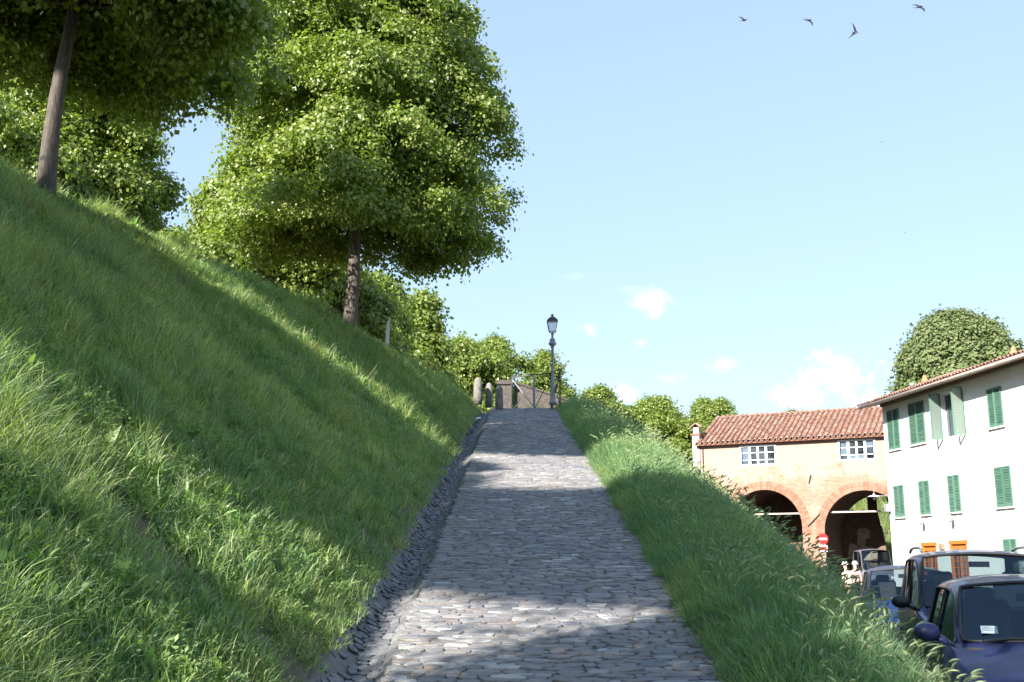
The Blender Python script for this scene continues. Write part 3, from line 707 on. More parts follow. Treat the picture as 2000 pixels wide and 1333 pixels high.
_n = noise_n(M_PANE, world_pos(M_PANE), .9, 2); setc(M_PANE, mixc(M_PANE, ramp_n(M_PANE, rand_n(M_PANE), [(.55, (0, 0, 0)), (.9, (1, 1, 1))]), ramp_n(M_PANE, _n, [(.4, (.012, .012, .015)), (.62, (.06, .07, .08))]), (.12, .16, .21)))  # pale blue sky reflection painted into the colour of some panes at random
M_ORANGE = simple_noise_mat('orange_wood', (.45, .13, .025), (.58, .19, .04), 5, rough=.5, sc=(6, 6, 1))
M_IRON = mat('iron', (.045, .045, .05), .55, .3); M_GREYP = mat('grey_paint', (.24, .26, .28), .5); M_DARK = mat('dark_interior', (.02, .018, .016), .9)
M_GUTTER = simple_noise_mat('gutter_metal', (.36, .28, .24), (.48, .42, .38), 3, rough=.55)

# ---- brick building with two arches
FB = Frame((11.7, 66), math.atan2(-.466, .885))
bb = empty('brick_building', FB.o, FB.rz, label='brick building with two wide arches, two white windows and a terracotta tile roof', cat='building')
aE0, zE0 = FB.px(1367, 868, -.35); aE1, zE1 = FB.px(1715, 849, -.35); ZE = (zE0+zE1)/2; A1 = 13.6
w1 = (*[FB.px(1446, 890)[0], FB.px(1515, 890)[0]], FB.px(1480, 910)[1], FB.px(1480, 870)[1])
w2 = (*[FB.px(1638, 880)[0], FB.px(1709, 880)[0]], FB.px(1673, 900)[1], FB.px(1673, 859)[1])
def arch(pxc, pyt, pxe, pye):
    ac = FB.px(pxc, pyt)[0]; zt = FB.px(pxc, pyt)[1]; ae = FB.px(pxe, pye)[0]; r_ = abs(ae-ac); return ac, zt-r_, r_
AR = [arch(1491, 957, 1567, 1030), arch(1686, 958, 1611, 1040)]
ZW = ZE+.12
def solid_front(a):
    z0 = -.1
    for ac, zs, r_ in AR:
        if abs(a-ac) < r_: z0 = zs+math.sqrt(max(0, r_*r_-(a-ac)**2))
    for w in (w1, w2):
        if w[0] < a < w[1]: return [(z0, w[2]), (w[3], ZW)]
    return [(z0, ZW)]
brk = {-.05, A1, w1[0], w1[1], w2[0], w2[1]}
for ac, zs, r_ in AR:
    for k in range(41): brk.add(min(A1, ac-r_*math.cos(math.pi*k/40)))
strip_wall(sorted(brk), solid_front, 0).build('wall', M_BRICKP, bb)
D = 5.2
for ac, zs, r_ in AR:   # barrel vault and jambs
    pr = [(ac-r_, -.1)]+[(ac-r_*math.cos(math.pi*k/40), zs+r_*math.sin(math.pi*k/40)) for k in range(41)]+[(ac+r_, -.1)]
    mb = MB()
    for (a, z), (b, q) in zip(pr, pr[1:]): mb.quad((a, 0, z), (b, 0, q), (b, D, q), (a, D, z))
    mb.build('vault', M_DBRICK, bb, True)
    vs = MB(); nv = int(math.pi*r_/.085)
    for k in range(-6, nv+6):    # arch ring of brick on edge, a little proud of the wall
        if k < 0 or k >= nv:
            side = -1 if k < 0 else 1; j = (-k if k < 0 else k-nv+1); zc = zs-.085*j+.04
            for (q0, q1) in ((0, .24), (.255, .5)):
                vs.box((ac+side*(r_+(q0+q1)/2), -.008, zc), (q1-q0, .03+.004*(k % 3), .073)); 
            continue
        t0, t1 = math.pi*(k+.07)/nv, math.pi*(k+.93)/nv
        for (q0, q1) in ((0, .24), (.255, .5)):
            pr_ = -.016-.006*((k*7+int(q0*9)) % 3)
            c = [(ac-(r_+q)*math.cos(t), zs+(r_+q)*math.sin(t)) for q, t in ((q0, t0), (q1, t0), (q1, t1), (q0, t1))]
            V = [(x, pr_, z) for x, z in c]+[(x, .006, z) for x, z in c]
            vs.add(V, [(0, 1, 2, 3), (4, 7, 6, 5), (0, 4, 5, 1), (1, 5, 6, 2), (2, 6, 7, 3), (3, 7, 4, 0)])
    vs.build('arch_bricks', M_VOUS, bb, kind='stuff')
# back wall: solid behind the left arch; behind the right one a low wall and a pier stand in a second arch
ac, zs, r_ = AR[1]; zl = FB.px(1680, 997, D)[1]; ap0, ap1 = FB.px(1694, 985, D)[0], FB.px(1713, 985, D)[0]; rb = FB.px(1700, 972, D)[1]
acb = FB.px(1722, 975, D)[0]; rbk = acb-FB.px(1653, 997, D)[0]; 
def solid_back(a):
    zt = zl+math.sqrt(max(0, 1-((a-acb)/rbk)**2))*(rb-zl)*1.15 if abs(a-acb) < rbk else None
    if zt is None: return [(-.1, ZW), (ZW, ZW)]
    if ap0 < a < ap1: return [(-.1, zl), (zl, ZW)]
    if a <= ap0: return [(-.1, zl+.05*math.sin(a*9)), (zt, ZW)]
    return [(-.1, -.09), (zt, ZW)]
brk = {-.05, A1, ap0, ap1}
for k in range(31): brk.add(max(-.05, min(A1, acb-rbk*math.cos(math.pi*k/30))))
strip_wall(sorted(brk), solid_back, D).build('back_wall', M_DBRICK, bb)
lo = MB()   # tapering foot of the pier in front of the opening
lo.add([(ap1-.02, D-.05, -.1), (ap1+.75, D-.05, -.1), (ap1+.15, D-.05, zl*.8), (ap1, D-.05, zl)], [(0, 1, 2, 3)]); lo.add([(ap1+.75, D-.05, -.1), (ap1+.75, D+.4, -.1), (ap1+.15, D+.4, zl*.8), (ap1+.15, D-.05, zl*.8)], [(0, 1, 2, 3)]); lo.build('pier_foot', M_DBRICK, bb)
# plaster remains on the passage wall
def blotch(a, z, rx, rz_, seed, y):
    g = random.Random(seed); n = 22; V = [(a, y, z)]+[(a+rx*math.cos(2*math.pi*k/n)*g.uniform(.75, 1.1), y, z+rz_*math.sin(2*math.pi*k/n)*g.uniform(.75, 1.1)) for k in range(n)]
    V2 = [(x, y+.03, q) for x, _, q in V]; F = [(0, k+1, (k+1) % n+1) for k in range(n)]+[(k+1, n+2+k, n+2+(k+1) % n, (k+1) % n+1) for k in range(n)]
    return V+V2, F
M_BLOT = simple_noise_mat('worn_plaster', (.33, .24, .17), (.5, .4, .31), 3, bump=.4)
mb = MB()
for px, py, rx, rz_, sd in ((1687, 1043, .42, .42, 1), (1682, 1058, .28, .45, 2), (1690, 1082, .95, .5, 3), (1668, 1080, .35, .62, 4)):
    a, z = FB.px(px, py, D-.05); mb.add(*blotch(a, z, rx, rz_, sd, D-.03-.004*sd))
mb.build('plaster_remains', M_BLOT, bb, kind='stuff')
MB().quad((-.05, 0, -.1), (-.05, D, -.1), (-.05, D, ZW), (-.05, 0, ZW)).build('side_wall', M_BRICKP, bb)
MB().quad((A1, 0, -.1), (A1, D, -.1), (A1, D, ZW), (A1, 0, ZW)).build('side_wall', M_BRICKP, bb)
MB().box((A1/2, D/2, ZW-.3), (A1, D-.1, .1)).build('upper_floor', M_DBRICK, bb)
for pxa, pya, pxb, pyb in ((1475, 1004, 1565, 1004), (1616, 1001, 1712, 999)):
    a, z = FB.px(pxa, pya, .3); b, q = FB.px(pxb, pyb, .3); MB().box(((a+b)/2, .3, (z+q)/2), (b-a+.5, .08, .09)).build('tie_beam', M_GUTTER, bb)
for p, q in (((1584, 928), (1580, 944)), ((1601, 1005), (1578, 1029))):
    a, z = FB.px(*p); b, y = FB.px(*q); m = MB(); m.tube([(a, -.05, z), (b, -.05, y)], .035, 6); m.box(((a+b)/2, -.02, (z+y)/2), (.09, .06, .12)); m.build('anchor_bar', M_IRON, bb)
# windows
M_SILL = M_PIERW
for w in (w1, w2):
    x0, x1, z0, z1 = w; f = MB(); fw = .075
    f.box(((x0+x1)/2, .03, z0+fw/2), (x1-x0+.1, .12, fw+.04)); f.box(((x0+x1)/2, .03, z1-fw/2), (x1-x0+.1, .12, fw+.02))
    f.box((x0+fw/2-.03, .028, (z0+z1)/2), (fw+.04, .11, z1-z0)); f.box((x1-fw/2+.03, .028, (z0+z1)/2), (fw+.04, .11, z1-z0))
    wd = f.build('window', M_FRAME, bb); wx = (x1-x0-2*fw); 
    st = MB(); q = wx/4; rows = [0, .25, .66, 1]
    for i in range(1, 4): st.box((x0+fw+q*i, .026 if i != 2 else .02, (z0+z1)/2), (.11 if i == 2 else .14, .075, z1-z0-.1))
    hz_ = z1-z0-2*fw
    for i in range(4):
        xa = x0+fw+q*i+.065; xb = x0+fw+q*(i+1)-.065
        for r0_, r1_ in zip(rows, rows[1:]):
            za, zb = z0+fw+hz_*r0_+.02, z0+fw+hz_*r1_-.02
            MB().box(((xa+xb)/2, .066, (za+zb)/2), (xb-xa+.05, .012, zb-za+.02), Matrix.Rotation(random.uniform(-.05, .05), 3, 'Z')).build('pane', M_PANE, wd)
        for rr_ in rows[1:-1]: st.box(((xa+xb)/2, .042, z0+fw+hz_*rr_), (xb-xa+.04, .05, .04))
    st.build('casements', M_FRAME, wd, kind='stuff'); MB().box(((x0+x1)/2, .5, (z0+z1)/2), (x1-x0, .7, z1-z0)).build('room', M_DARK, wd)
# roof
RD = 4.1; zR = (zof(FB.Yat(2, RD), 813)+zof(FB.Yat(9, RD), 800))/2; OV = .35; th = math.atan2(zR-ZE, RD+OV); SLn = math.hypot(RD+OV, zR-ZE)
Mroof = Matrix.Translation((0, -OV, ZE)) @ Matrix.Rotation(th, 4, 'X')
rf = MB().box((A1/2-.1, SLn/2, -.05), (A1+.35, SLn, .08)).build('roof', M_PAN, bb, M=Mroof)
MB().add([Mroof @ Vector((-.27, 0, -.09)), Mroof @ Vector((-.27, SLn, -.09)), (-.27, 2*RD+OV, ZE-.09)], [(0, 1, 2)]).build('gable', M_PIERW, bb)
MB().quad((-.27, RD, zR-.01), (A1, RD, zR-.01), (A1, 2*RD+OV, ZE), (-.27, 2*RD+OV, ZE)).build('rear_roof', M_PAN, bb)
MB().box((A1/2-.1, -.18, ZE-.075), (A1+.3, .36, .05)).build('eave_board', M_VOUS, bb)
def tile_mesh(r0, r1, ln, up=1, n=7, nm='tile'):
    V = []
    for y, r_ in ((0, r0), (ln, r1)):
        for k in range(n): a = math.pi*k/(n-1); V.append((-r_*math.cos(a), y, up*r_*math.sin(a)*.8))
        for k in range(n): a = math.pi*k/(n-1); V.append((-(r_-.018)*math.cos(a), y, up*(r_-.018)*math.sin(a)*.8))
    F = [(k, k+1, 2*n+k+1, 2*n+k) for k in range(n-1)]+[(k, n+k, n+k+1, k+1) for k in range(n-1)]+[(n+k+1, n+k, 3*n+k, 3*n+k+1) for k in range(n-1)]
    return V, F
TV, TF = tile_mesh(.112, .098, .40); tme = bpy.data.meshes.new('tile'); tme.from_pydata(TV, [], TF); tme.materials.append(M_TILE); tme.polygons.foreach_set('use_smooth', [True]*len(TF))
pt = .322; ncol = int((A1+.2)/pt); nrow = int(SLn/.35)+1; tiles = []; pans = MB(); PV, PF = tile_mesh(.12, .12, .44, -1)
for c in range(ncol):
    for k in range(nrow):
        x = -.1+c*pt+.012*math.sin(k*.7+c*1.9)*(.5+.5*math.sin(c))+random.uniform(-.008, .008); y = -.05+k*.345; Ml = Mroof @ Matrix.Translation((x, y, .06+random.uniform(-.008, .01))) @ Matrix.Rotation(-.06+random.gauss(0, .01), 4, 'X') @ Matrix.Rotation(random.gauss(0, .03), 4, 'Z')
        tiles.append(Ml); pans.add([Mroof @ Matrix.Translation((x+pt/2, y-.03, .075)) @ Matrix.Rotation(-.05, 4, 'X') @ Vector(v) for v in PV], PF)
Wb = Matrix.LocRotScale(FB.o, Euler((0, 0, FB.rz)), None)
def vis(Mt): p = Wb @ Mt.translation; return (0 if (Mt.translation.x < 11.2) else 1, p.y)
tiles.sort(key=vis)
rest = MB()
for i, Ml in enumerate(tiles):
    if i < 300:
        o = bpy.data.objects.new('roof_tile', tme); COL.objects.link(o); o.parent = bb; o.matrix_local = Ml
    else: rest.add([Ml @ Vector(v) for v in TV], TF)
rest.build('remaining_roof_tiles', M_TILE, bb, True, kind='stuff'); pans.build('pan_tiles', M_TILE, bb, True, kind='stuff')
for c in range(int((A1+.2)/.4)):
    o = bpy.data.objects.new('ridge_tile', tme); COL.objects.link(o); o.parent = bb; o.matrix_local = Matrix.Translation((-.2+c*.4, RD, zR+.02+random.uniform(-.01, .01))) @ Matrix.Rotation(-math.pi/2, 4, 'Z') @ Matrix.Scale(1.1, 4)
# end pier with its little tiled cap
a0 = FB.px(1354, 880)[0]; zc = FB.px(1362, 850)[1]
MB().box(((a0-.05)/2-.03, .28, zc/2), (abs(a0)-.05, .66, zc)).build('end_pier', M_PIERW, bb)
MB().box(((a0-.05)/2-.03, .28, zc+.04), (abs(a0)+.12, .82, .08)).build('pier_ledge', M_VOUS, bb)
MB().box(((a0)/2-.05, .28, zc+.28), (abs(a0)-.14, .5, .40)).build('pier_head', M_PIERW, bb)
capm = MB()
for k in range(3): 
    for sd in (-1, 1): capm.add([Matrix.Translation((a0/2-.05+sd*.0, .28-.24+k*.24, zc+.70)) @ Matrix.Rotation(sd*R(90), 4, 'Z') @ Matrix.Rotation(R(-35), 4, 'X') @ Vector(v) for v in TV], TF)
capm.build('pier_cap_tiles', M_TILE, bb, True, kind='stuff')
mp = MB(); mp.tube([(.12, -.05, ZE-.2), (.12, -.05, 3)], .035, 6); mp.build('drain_pipe', M_IRON, bb)

# ---- white house
FH = Frame((18.3, 52.3), math.atan2(-.993, .118))
wh = empty('white_house', FH.o, FH.rz, label='three storey white rendered house with green louvred shutters and tiled eaves', cat='house')
def hpx(l, r_, t, b, off=0):
    m = (t+b)/2; c = (l+r_)/2; return FH.px(l, m, off)[0], FH.px(r_, m, off)[0], FH.px(c, b, off)[1], FH.px(c, t, off)[1]
SH = [hpx(1735, 1758, 800, 878), hpx(1777, 1807, 785, 867), hpx(1931, 1959, 757, 834), hpx(1748, 1767, 948, 1010), hpx(1797, 1817, 939, 1005), hpx(1854, 1877, 928, 1000), hpx(1946, 1977, 911, 990)]
hG = hpx(1961, 1987, 1053, 1070); hG = (hG[0], hG[1], 1.05, hG[3]); SH.append(hG)
opn = hpx(1839, 1884, 762, 855)
DR = [hpx(1800, 1829, 1061, 1075), hpx(1855, 1889, 1057, 1075)]; DR = [(a, b, .0, d) for a, b, c, d in DR]
HL_ = 19.0; zc_ = FH.px(1722, 790)[1]; ZH = zc_+.02
rect_wall(0, HL_, -.05, ZH, [(a+.04, b-.04, c+.04, d-.04) for a, b, c, d in SH]+[opn]+DR, 0, .22).build('front_wall', M_WHITE, wh)
MB().quad((0, 0, -.05), (0, 9, -.05), (0, 9, ZH), (0, 0, ZH)).build('side_wall', M_WHITE, wh)
MB().quad((HL_, 0, -.05), (HL_, 9, -.05), (HL_, 9, ZH), (HL_, 0, ZH)).build('side_wall', M_WHITE, wh)
MB().quad((0, 9, -.05), (HL_, 9, -.05), (HL_, 9, ZH), (0, 9, ZH)).build('rear_wall', M_WHITE, wh)
MB().box((HL_/2, 1.2, ZH/2), (HL_-.5, 1.9, ZH-.3)).build('interior', M_DARK, wh)
def leaf_parts(w, h, n):
    f = MB(); st = .065
    for x in (st/2, w-st/2): f.box((x, 0, h/2), (st, .045, h))
    for z in (st/2, h-st/2): f.box((w/2, 0, z), (w-2*st-.002, .043, st))
    s_ = MB()
    for k in range(n):
        z = st+(h-2*st)*(k+.5)/n
        s_.box((w/2, 0, z), (w-2*st, .008, (h-2*st)/n*1.05), Matrix.Rotation(R(-38), 3, 'X'))
    return f, s_
def shutter(x, z, w, h, ang=0, flip=1, back=False):
    n = int(h/.068); f, s_ = leaf_parts(w, h, n)
    M_ = Matrix.Translation((x, -.035, z)) @ Matrix.Rotation(ang, 4, 'Z') @ Matrix.Scale(flip, 4, (1, 0, 0))
    fo = f.build('shutter', M_SHUT, wh, M=M_); s_.build('slats', M_SHUTD if back else M_SHUT, fo, M=M_, kind='stuff')
for a, b, c, d in SH:
    w = (b-a)/2-.006; shutter(a, c, w, d-c); shutter(b, c, w, d-c, 0, -1)
    MB().box(((a+b)/2, -.03, c-.05), (b-a+.16, .14, .06)).build('sill', M_WHITE, wh)
a, b, c, d = opn; w = .5
shutter(a+.02, c, w, d-c, R(-92), 1, True); shutter(b-.02, c, w, d-c, R(-90), 1, True)
fr = MB(); fr.box(((a+b)/2, .16, d-.05), (b-a, .07, .1)); fr.box(((a+b)/2, .16, c+.05), (b-a, .07, .1)); fr.box((a+.05, .158, (c+d)/2), (.1, .068, d-c)); fr.box((b-.05, .158, (c+d)/2), (.1, .068, d-c)); fr.box(((a+b)/2, .155, (c+d)/2), (.09, .07, d-c))
fo = fr.build('window', M_FRAME, wh); 
for q in (0, 1):
    xa = a+.1+q*(b-a-.2)/2; xb = xa+(b-a-.2)/2; MB().box(((xa+xb)/2, .17, (c+d)/2), (xb-xa, .01, d-c-.2)).build('pane', M_PANE, fo)
    mb = MB(); n = 12
    for k in range(n): x0_ = xa+(xb-xa)*k/n; x1_ = xa+(xb-xa)*(k+1)/n; mb.quad((x0_, .24+.02*(k % 2), c), (x1_, .24+.02*((k+1) % 2), c), (x1_, .24+.02*((k+1) % 2), d), (x0_, .24+.02*(k % 2), d))
    mb.build('curtain', M_FRAME, fo)
for a, b, c, d in DR:
    f = MB(); f.box(((a+b)/2, .05, d-.05), (b-a+.12, .12, .16)); f.box((a+.05, .05, d/2-.05), (.1, .11, d-.06)); f.box((b-.05, .05, d/2-.05), (.1, .11, d-.06)); f.box(((a+b)/2, .08, d/2-.1), (.09, .08, d-.2))
    f.box(((a+b)/2, .1, .45), (b-a-.2, .05, .9)); f.box(((a+b)/2, .1, d-.24), (b-a-.2, .05, .2))
    fo = f.build('glazed_door', M_ORANGE, wh)
    for q in (0, 1):
        xa = a+.1+q*(b-a-.2)/2; xw = (b-a-.2)/2
        MB().box((xa+xw/2, .115, (d-.3+.9)/2), (xw-.08, .012, d-1.2)).build('pane', M_PANE, fo)
        g_ = MB(); g_.box((xa+xw/2, .095, (d-.3+.9)/2), (.03, .03, d-1.2))
        for k in range(1, 5): g_.box((xa+xw/2, .092, .9+(d-1.2)*k/5), (xw-.1, .03, .03))
        g_.build('glazing_bars', M_ORANGE, fo, kind='stuff')
a, z = FH.px(1842, 1068); bevel(MB().box((a, -.07, z), (.32, .14, .26)).build('meter_box', M_SOFFIT, wh), .02)
a, z = FH.px(1762, 1066); MB().box((a, -.015, z), (.8, .03, .06)).build('name_strip', M_PIERW, wh)
for px, py in ((1811, 1019), (1869, 1013)):
    a, z = FH.px(px, py); m = MB(); m.tube([(a, 0, z+.18), (a-.1, -.35, z+.22)], .02, 6); m.build('lamp_bracket', M_IRON, wh)
    m = MB(); m.lathe([(.02, .2), (.07, .14), (.09, -.1), (.05, -.16), (.01, -.18)], 8, (a-.02, -.3, z)); m.build('wall_lamp', M_GREYP, wh, True)
a, z = FH.px(1737, 993); m = MB(); m.box((a+.1, -.14, z), (.28, .26, .38)); m.box((a+.1, -.02, z), (.1, .1, .5)); bevel(m.build('grey_wall_box', M_GREYP, wh), .03)
# eaves and roof
OVH = .85; ZO = zof(FH.Yat(-.2, -OVH), 797.5)
sf = MB(); sf.add([(-.55, -OVH, ZO), (HL_, -OVH, ZO), (HL_, .02, ZH), (-.55, .02, ZH), (-.55, -OVH, ZO+.07), (HL_, -OVH, ZO+.07), (HL_, .02, ZH+.07), (-.55, .02, ZH+.07)], [(0, 3, 2, 1), (0, 1, 5, 4), (0, 4, 7, 3), (4, 5, 6, 7), (1, 2, 6, 5)]); sf.build('soffit', M_SOFFIT, wh)
mb = MB(); mb.box((HL_/2, -.06, ZH-.09), (HL_-.02, .12, .18)); mb.build('cornice', M_SOFFIT, wh)
gt = MB(); gt.tube([(-.6, -OVH-.07, ZO+.05), (HL_, -OVH-.07, ZO+.05)], .075, 10); gt.build('eave_gutter', M_GUTTER, wh, True)
th2 = R(19); Mr2 = Matrix.Translation((0, -OVH-.02, ZO+.12)) @ Matrix.Rotation(th2, 4, 'X'); SL2 = 6.2
MB().box((HL_/2-.3, SL2/2, 0), (HL_+.6, SL2, .08)).build('roof', M_PAN, wh, M=Mr2)
MB().quad((-.6, OVH*-1+SL2*math.cos(th2), ZO+.12+SL2*math.sin(th2)), (HL_, -OVH+SL2*math.cos(th2), ZO+.12+SL2*math.sin(th2)), (HL_, 10, ZO+.1), (-.6, 10, ZO+.1)).build('rear_roof', M_PAN, wh)
et = MB()
for c in range(int((HL_+.5)/.26)):
    for k in range(3): et.add([Mr2 @ Matrix.Translation((-.5+c*.26+random.uniform(-.01, .01), -.12+k*.34+random.uniform(-.02, .02), .05+random.uniform(0, .015))) @ Matrix.Scale(.9, 4) @ Vector(v) for v in TV], TF)
for k in range(17): et.add([Mr2 @ Matrix.Translation((-.56, -.05+k*.345, .06)) @ Vector(v) for v in TV], TF)
et.build('eave_tiles', M_TILE, wh, True, kind='stuff')
for px, py, hh, rr_, M_c in ((1806, 735, .62, .14, M_VOUS), (1979, 679, .6, .14, M_VOUS), (1781, 748, .3, .12, M_GREYP)):
    a, z = FH.px(px, py, .8); m = MB()
    if M_c is M_VOUS: m.lathe([(rr_, -hh), (rr_*.95, -.3), (rr_*1.2, -.26), (rr_*1.2, -.2), (rr_*.8, -.16), (rr_*.7, -.08), (rr_*.9, -.05), (.02, .05)], 12, (a, .8, z))
    else: m.lathe([(.04, -.6), (.04, -.2), (.13, -.15), (.13, -.05), (.02, 0)], 10, (a, .8, z))
    m.build('chimney_pot', M_c if M_c is M_GREYP else simple_noise_mat('pot_clay', (.5, .17, .08), (.6, .25, .13), 5), wh, True)

# ---- hanging lamp by the right arch
a, z = FB.px(1707, 970, -.9); p = FB.o+FB.u*a-FB.n*.9
hl = empty('hanging_lamp', (p.x, p.y, z), label='white enamel shade lamp hanging on a bracket in front of the right arch', cat='lamp')
m = MB(); m.lathe([(.03, .18), (.06, .08), (.34, 0), (.35, -.02), (.3, -.015), (.05, .04)], 18); m.build('shade', M_FRAME, hl, True)
m = MB(); m.lathe([(.02, .02), (.07, -.04), (.08, -.14), (.03, -.2)], 10); m.build('bulb', M_FRAME, hl, True)
m = MB(); m.tube([(0, 0, .15), (0, 0, .55), (.6, 0, .62)], .015, 6); m.tube([(0, 0, .05), (1.3, -.2, .0)], .015, 6); m.build('bracket', M_GREYP, hl)

# ------------------------------------------------------------------ top of the path
def floor_at(px, py, Y): return at(px, py, Y)
p0 = at(1080, 786, 42.2)
sl_ = empty('street_lamp', (p0.x, p0.y, p0.z-.1), label='tall iron street lamp with glazed lantern at the right top of the path', cat='street lamp')
s_ = FPX/(42.2*CT+6.2*ST); H = 176/s_+.1
m = MB(); m.lathe([(.15, 0), (.16, .1), (.11, .16), (.10, .55), (.115, .6), (.085, .66), (.065, 1.2), (.05, H-1.42), (.07, H-1.39), (.06, H-1.33)], 14); m.build('post', M_GREYP, sl_, True)
m = MB(); m.lathe([(.06, H-1.33), (.15, H-1.26), (.16, H-1.18), (.1, H-1.12), (.13, H-1.06), (.05, H-.98), (.04, H-.86), (.08, H-.82), (.04, H-.78)], 14); m.build('collar', M_GREYP, sl_, True)
b0, b1, t0_, t1_ = .13, .21, H-.72, H-.28
def fr4(h0, r0, h1, r1): return [((sx*r0, sy*r0, h0), (sx*r1, sy*r1, h1)) for sx in (-1, 1) for sy in (-1, 1)]
m = MB()
for a, b in fr4(t0_, b0, t1_, b1): m.tube([a, b], .012, 5)
for hh, rr_ in ((t0_, b0), (t1_, b1)):
    q = [(-rr_, -rr_, hh), (rr_, -rr_, hh), (rr_, rr_, hh), (-rr_, rr_, hh), (-rr_, -rr_, hh)]
    for a, b in zip(q, q[1:]): m.tube([a, b], .015, 5)
m.tube([(-b0, 0, t0_), (0, 0, H-.8), (b0, 0, t0_)], .01, 5); m.tube([(0, -b0, t0_), (0, 0, H-.8), (0, b0, t0_)], .01, 5)
m.build('lantern_frame', M_IRON, sl_)
M_LGLASS = mat('lantern_glass', (.75, .8, .82), .25, Transmission_Weight=.6, Alpha=.75)
for (a, b, c, d) in [((-1, -1), (1, -1), 0, 0), ((1, -1), (1, 1), 0, 0), ((1, 1), (-1, 1), 0, 0), ((-1, 1), (-1, -1), 0, 0)]:
    MB().quad((a[0]*b0*.97, a[1]*b0*.97, t0_), (b[0]*b0*.97, b[1]*b0*.97, t0_), (b[0]*b1*.97, b[1]*b1*.97, t1_), (a[0]*b1*.97, a[1]*b1*.97, t1_)).build('glass_pane', M_LGLASS, sl_)
m = MB(); m.lathe([(.30, t1_), (.29, t1_+.03), (.2, t1_+.1), (.13, t1_+.16), (.06, t1_+.18), (.05, t1_+.22), (.08, t1_+.25), (.02, t1_+.3)], 4); m.v = [tuple(Matrix.Rotation(R(45), 3, 'Z') @ Vector(v)) for v in m.v]; m.build('lantern_roof', M_IRON, sl_)

rl = empty('iron_railing', (0, 0, 0), label='iron railing with crossed braces closing the top of the path', cat='railing')
RP = [(999, 791, 737, 43.6, .022), (1043, 793, 733, 43.2, .05), (1078, 792, 729, 42.6, .045), (1094, 790, 721, 41.6, .028)]
PT = []
for px, pb, pt_, Y, w in RP:
    b = at(px, pb+6, Y); t = at(px, pt_, Y); PT.append((b, Vector((b.x, Y, t.z)))); m = MB(); m.box((b.x, Y, (b.z+t.z)/2), (w*2, w*2, t.z-b.z)); m.build('rail_post', M_GREYP if w == .05 else M_IRON, rl)
for (b0_, t0b), (b1_, t1b) in zip(PT, PT[1:]): m = MB(); m.tube([t0b, t1b], .024, 7); m.build('top_rail', M_IRON, rl)
for (p, q) in ((PT[0][1], PT[1][0]), (PT[0][0].lerp(PT[1][0], .12), PT[1][1].lerp(PT[0][1], .08)), (PT[1][0], PT[2][1]), (PT[2][1], PT[3][0]), (PT[2][0], PT[3][1])):
    p = p-Vector((0, 0, .06)); q = q+Vector((0, 0, .06)) if q.z < p.z else q-Vector((0, 0, .06)); m = MB(); m.tube([p, q], .017, 6); m.build('cross_brace', M_GREYP if p.x < PT[1][0].x else M_IRON, rl)
M_BOLL = simple_noise_mat('grey_stone', (.11, .105, .095), (.24, .225, .205), 9, bump=.6, bd=.02)
for px, w, pt_, pb, Y, lab in ((933, 17, 738, 782, 42.6, 'rounded stone bollard, leftmost and tallest of three at the path top'), (955, 14, 748, 788, 43.2, 'squarish pale stone bollard, middle of three at the path top'), (975, 15, 753, 797, 42.2, 'dark rounded stone bollard, rightmost of three nearest the path')):
    b = at(px, pb+8, Y); t = at(px, pt_, Y); r_ = w/2/(FPX/(Y*CT+6*ST)); h = t.z-b.z; m = MB()
    m.lathe([(r_*1.0, 0), (r_*1.03, h*.3), (r_*.98, h*.7), (r_*.9, h*.86), (r_*.62, h*.96), (r_*.2, h)], 14, sy=.85); o = m.build('stone_bollard', M_BOLL, None, True); o.location = b; tag(o, lab, 'bollard', 'stone bollards at the top of the path')
# brick parapet with pillar
pw = empty('brick_parapet', (0, 0, 0), label='sloping brick parapet with capped pillar behind the railing', cat='wall')
Yp = 46.5; q0 = at(1004, 748, Yp); q1 = at(1135, 792, Yp); zb = 7.4
V = [(q0.x, Yp, zb), (q1.x, Yp, zb), (q1.x, Yp, q1.z), (q0.x, Yp, q0.z)]; V += [(x, y+.45, z) for x, y, z in V]
m = MB(); m.add(V, [(0, 1, 2, 3), (4, 7, 6, 5), (3, 2, 6, 7), (1, 5, 6, 2), (0, 3, 7, 4)]); M_PAR = simple_noise_mat('parapet_brick', (.045, .038, .035), (.115, .095, .085), 9, bump=.6, bd=.03); m.build('wall', M_PAR, pw)
cpm = MB(); n = 22
for k in range(n):
    a = q0.lerp(q1, k/n); b = q0.lerp(q1, (k+.94)/n); an = math.atan2(q1.z-q0.z, q1.x-q0.x); c = (a+b)/2
    cpm.box((c.x, Yp+.22, c.z+.04), ((b-a).length, .56, .08), Matrix.Rotation(-an, 3, 'Y'))
cpm.build('coping', M_PAR, pw, kind='stuff')
p_a = at(970, 744, Yp-.2); p_b = at(1002, 744, Yp-.2); cxm = (p_a.x+p_b.x)/2; wd = p_b.x-p_a.x
m = MB(); m.box((cxm, Yp, (zb+p_a.z-.2)/2), (wd*.86, .7, p_a.z-.2-zb)); m.build('pillar', M_PAR, pw)
m = MB(); m.box((cxm, Yp, p_a.z-.14), (wd, .86, .12)); m.box((cxm, Yp, p_a.z-.04), (wd*.85, .7, .1)); bevel(m.build('pillar_cap', M_PAR, pw), .03)
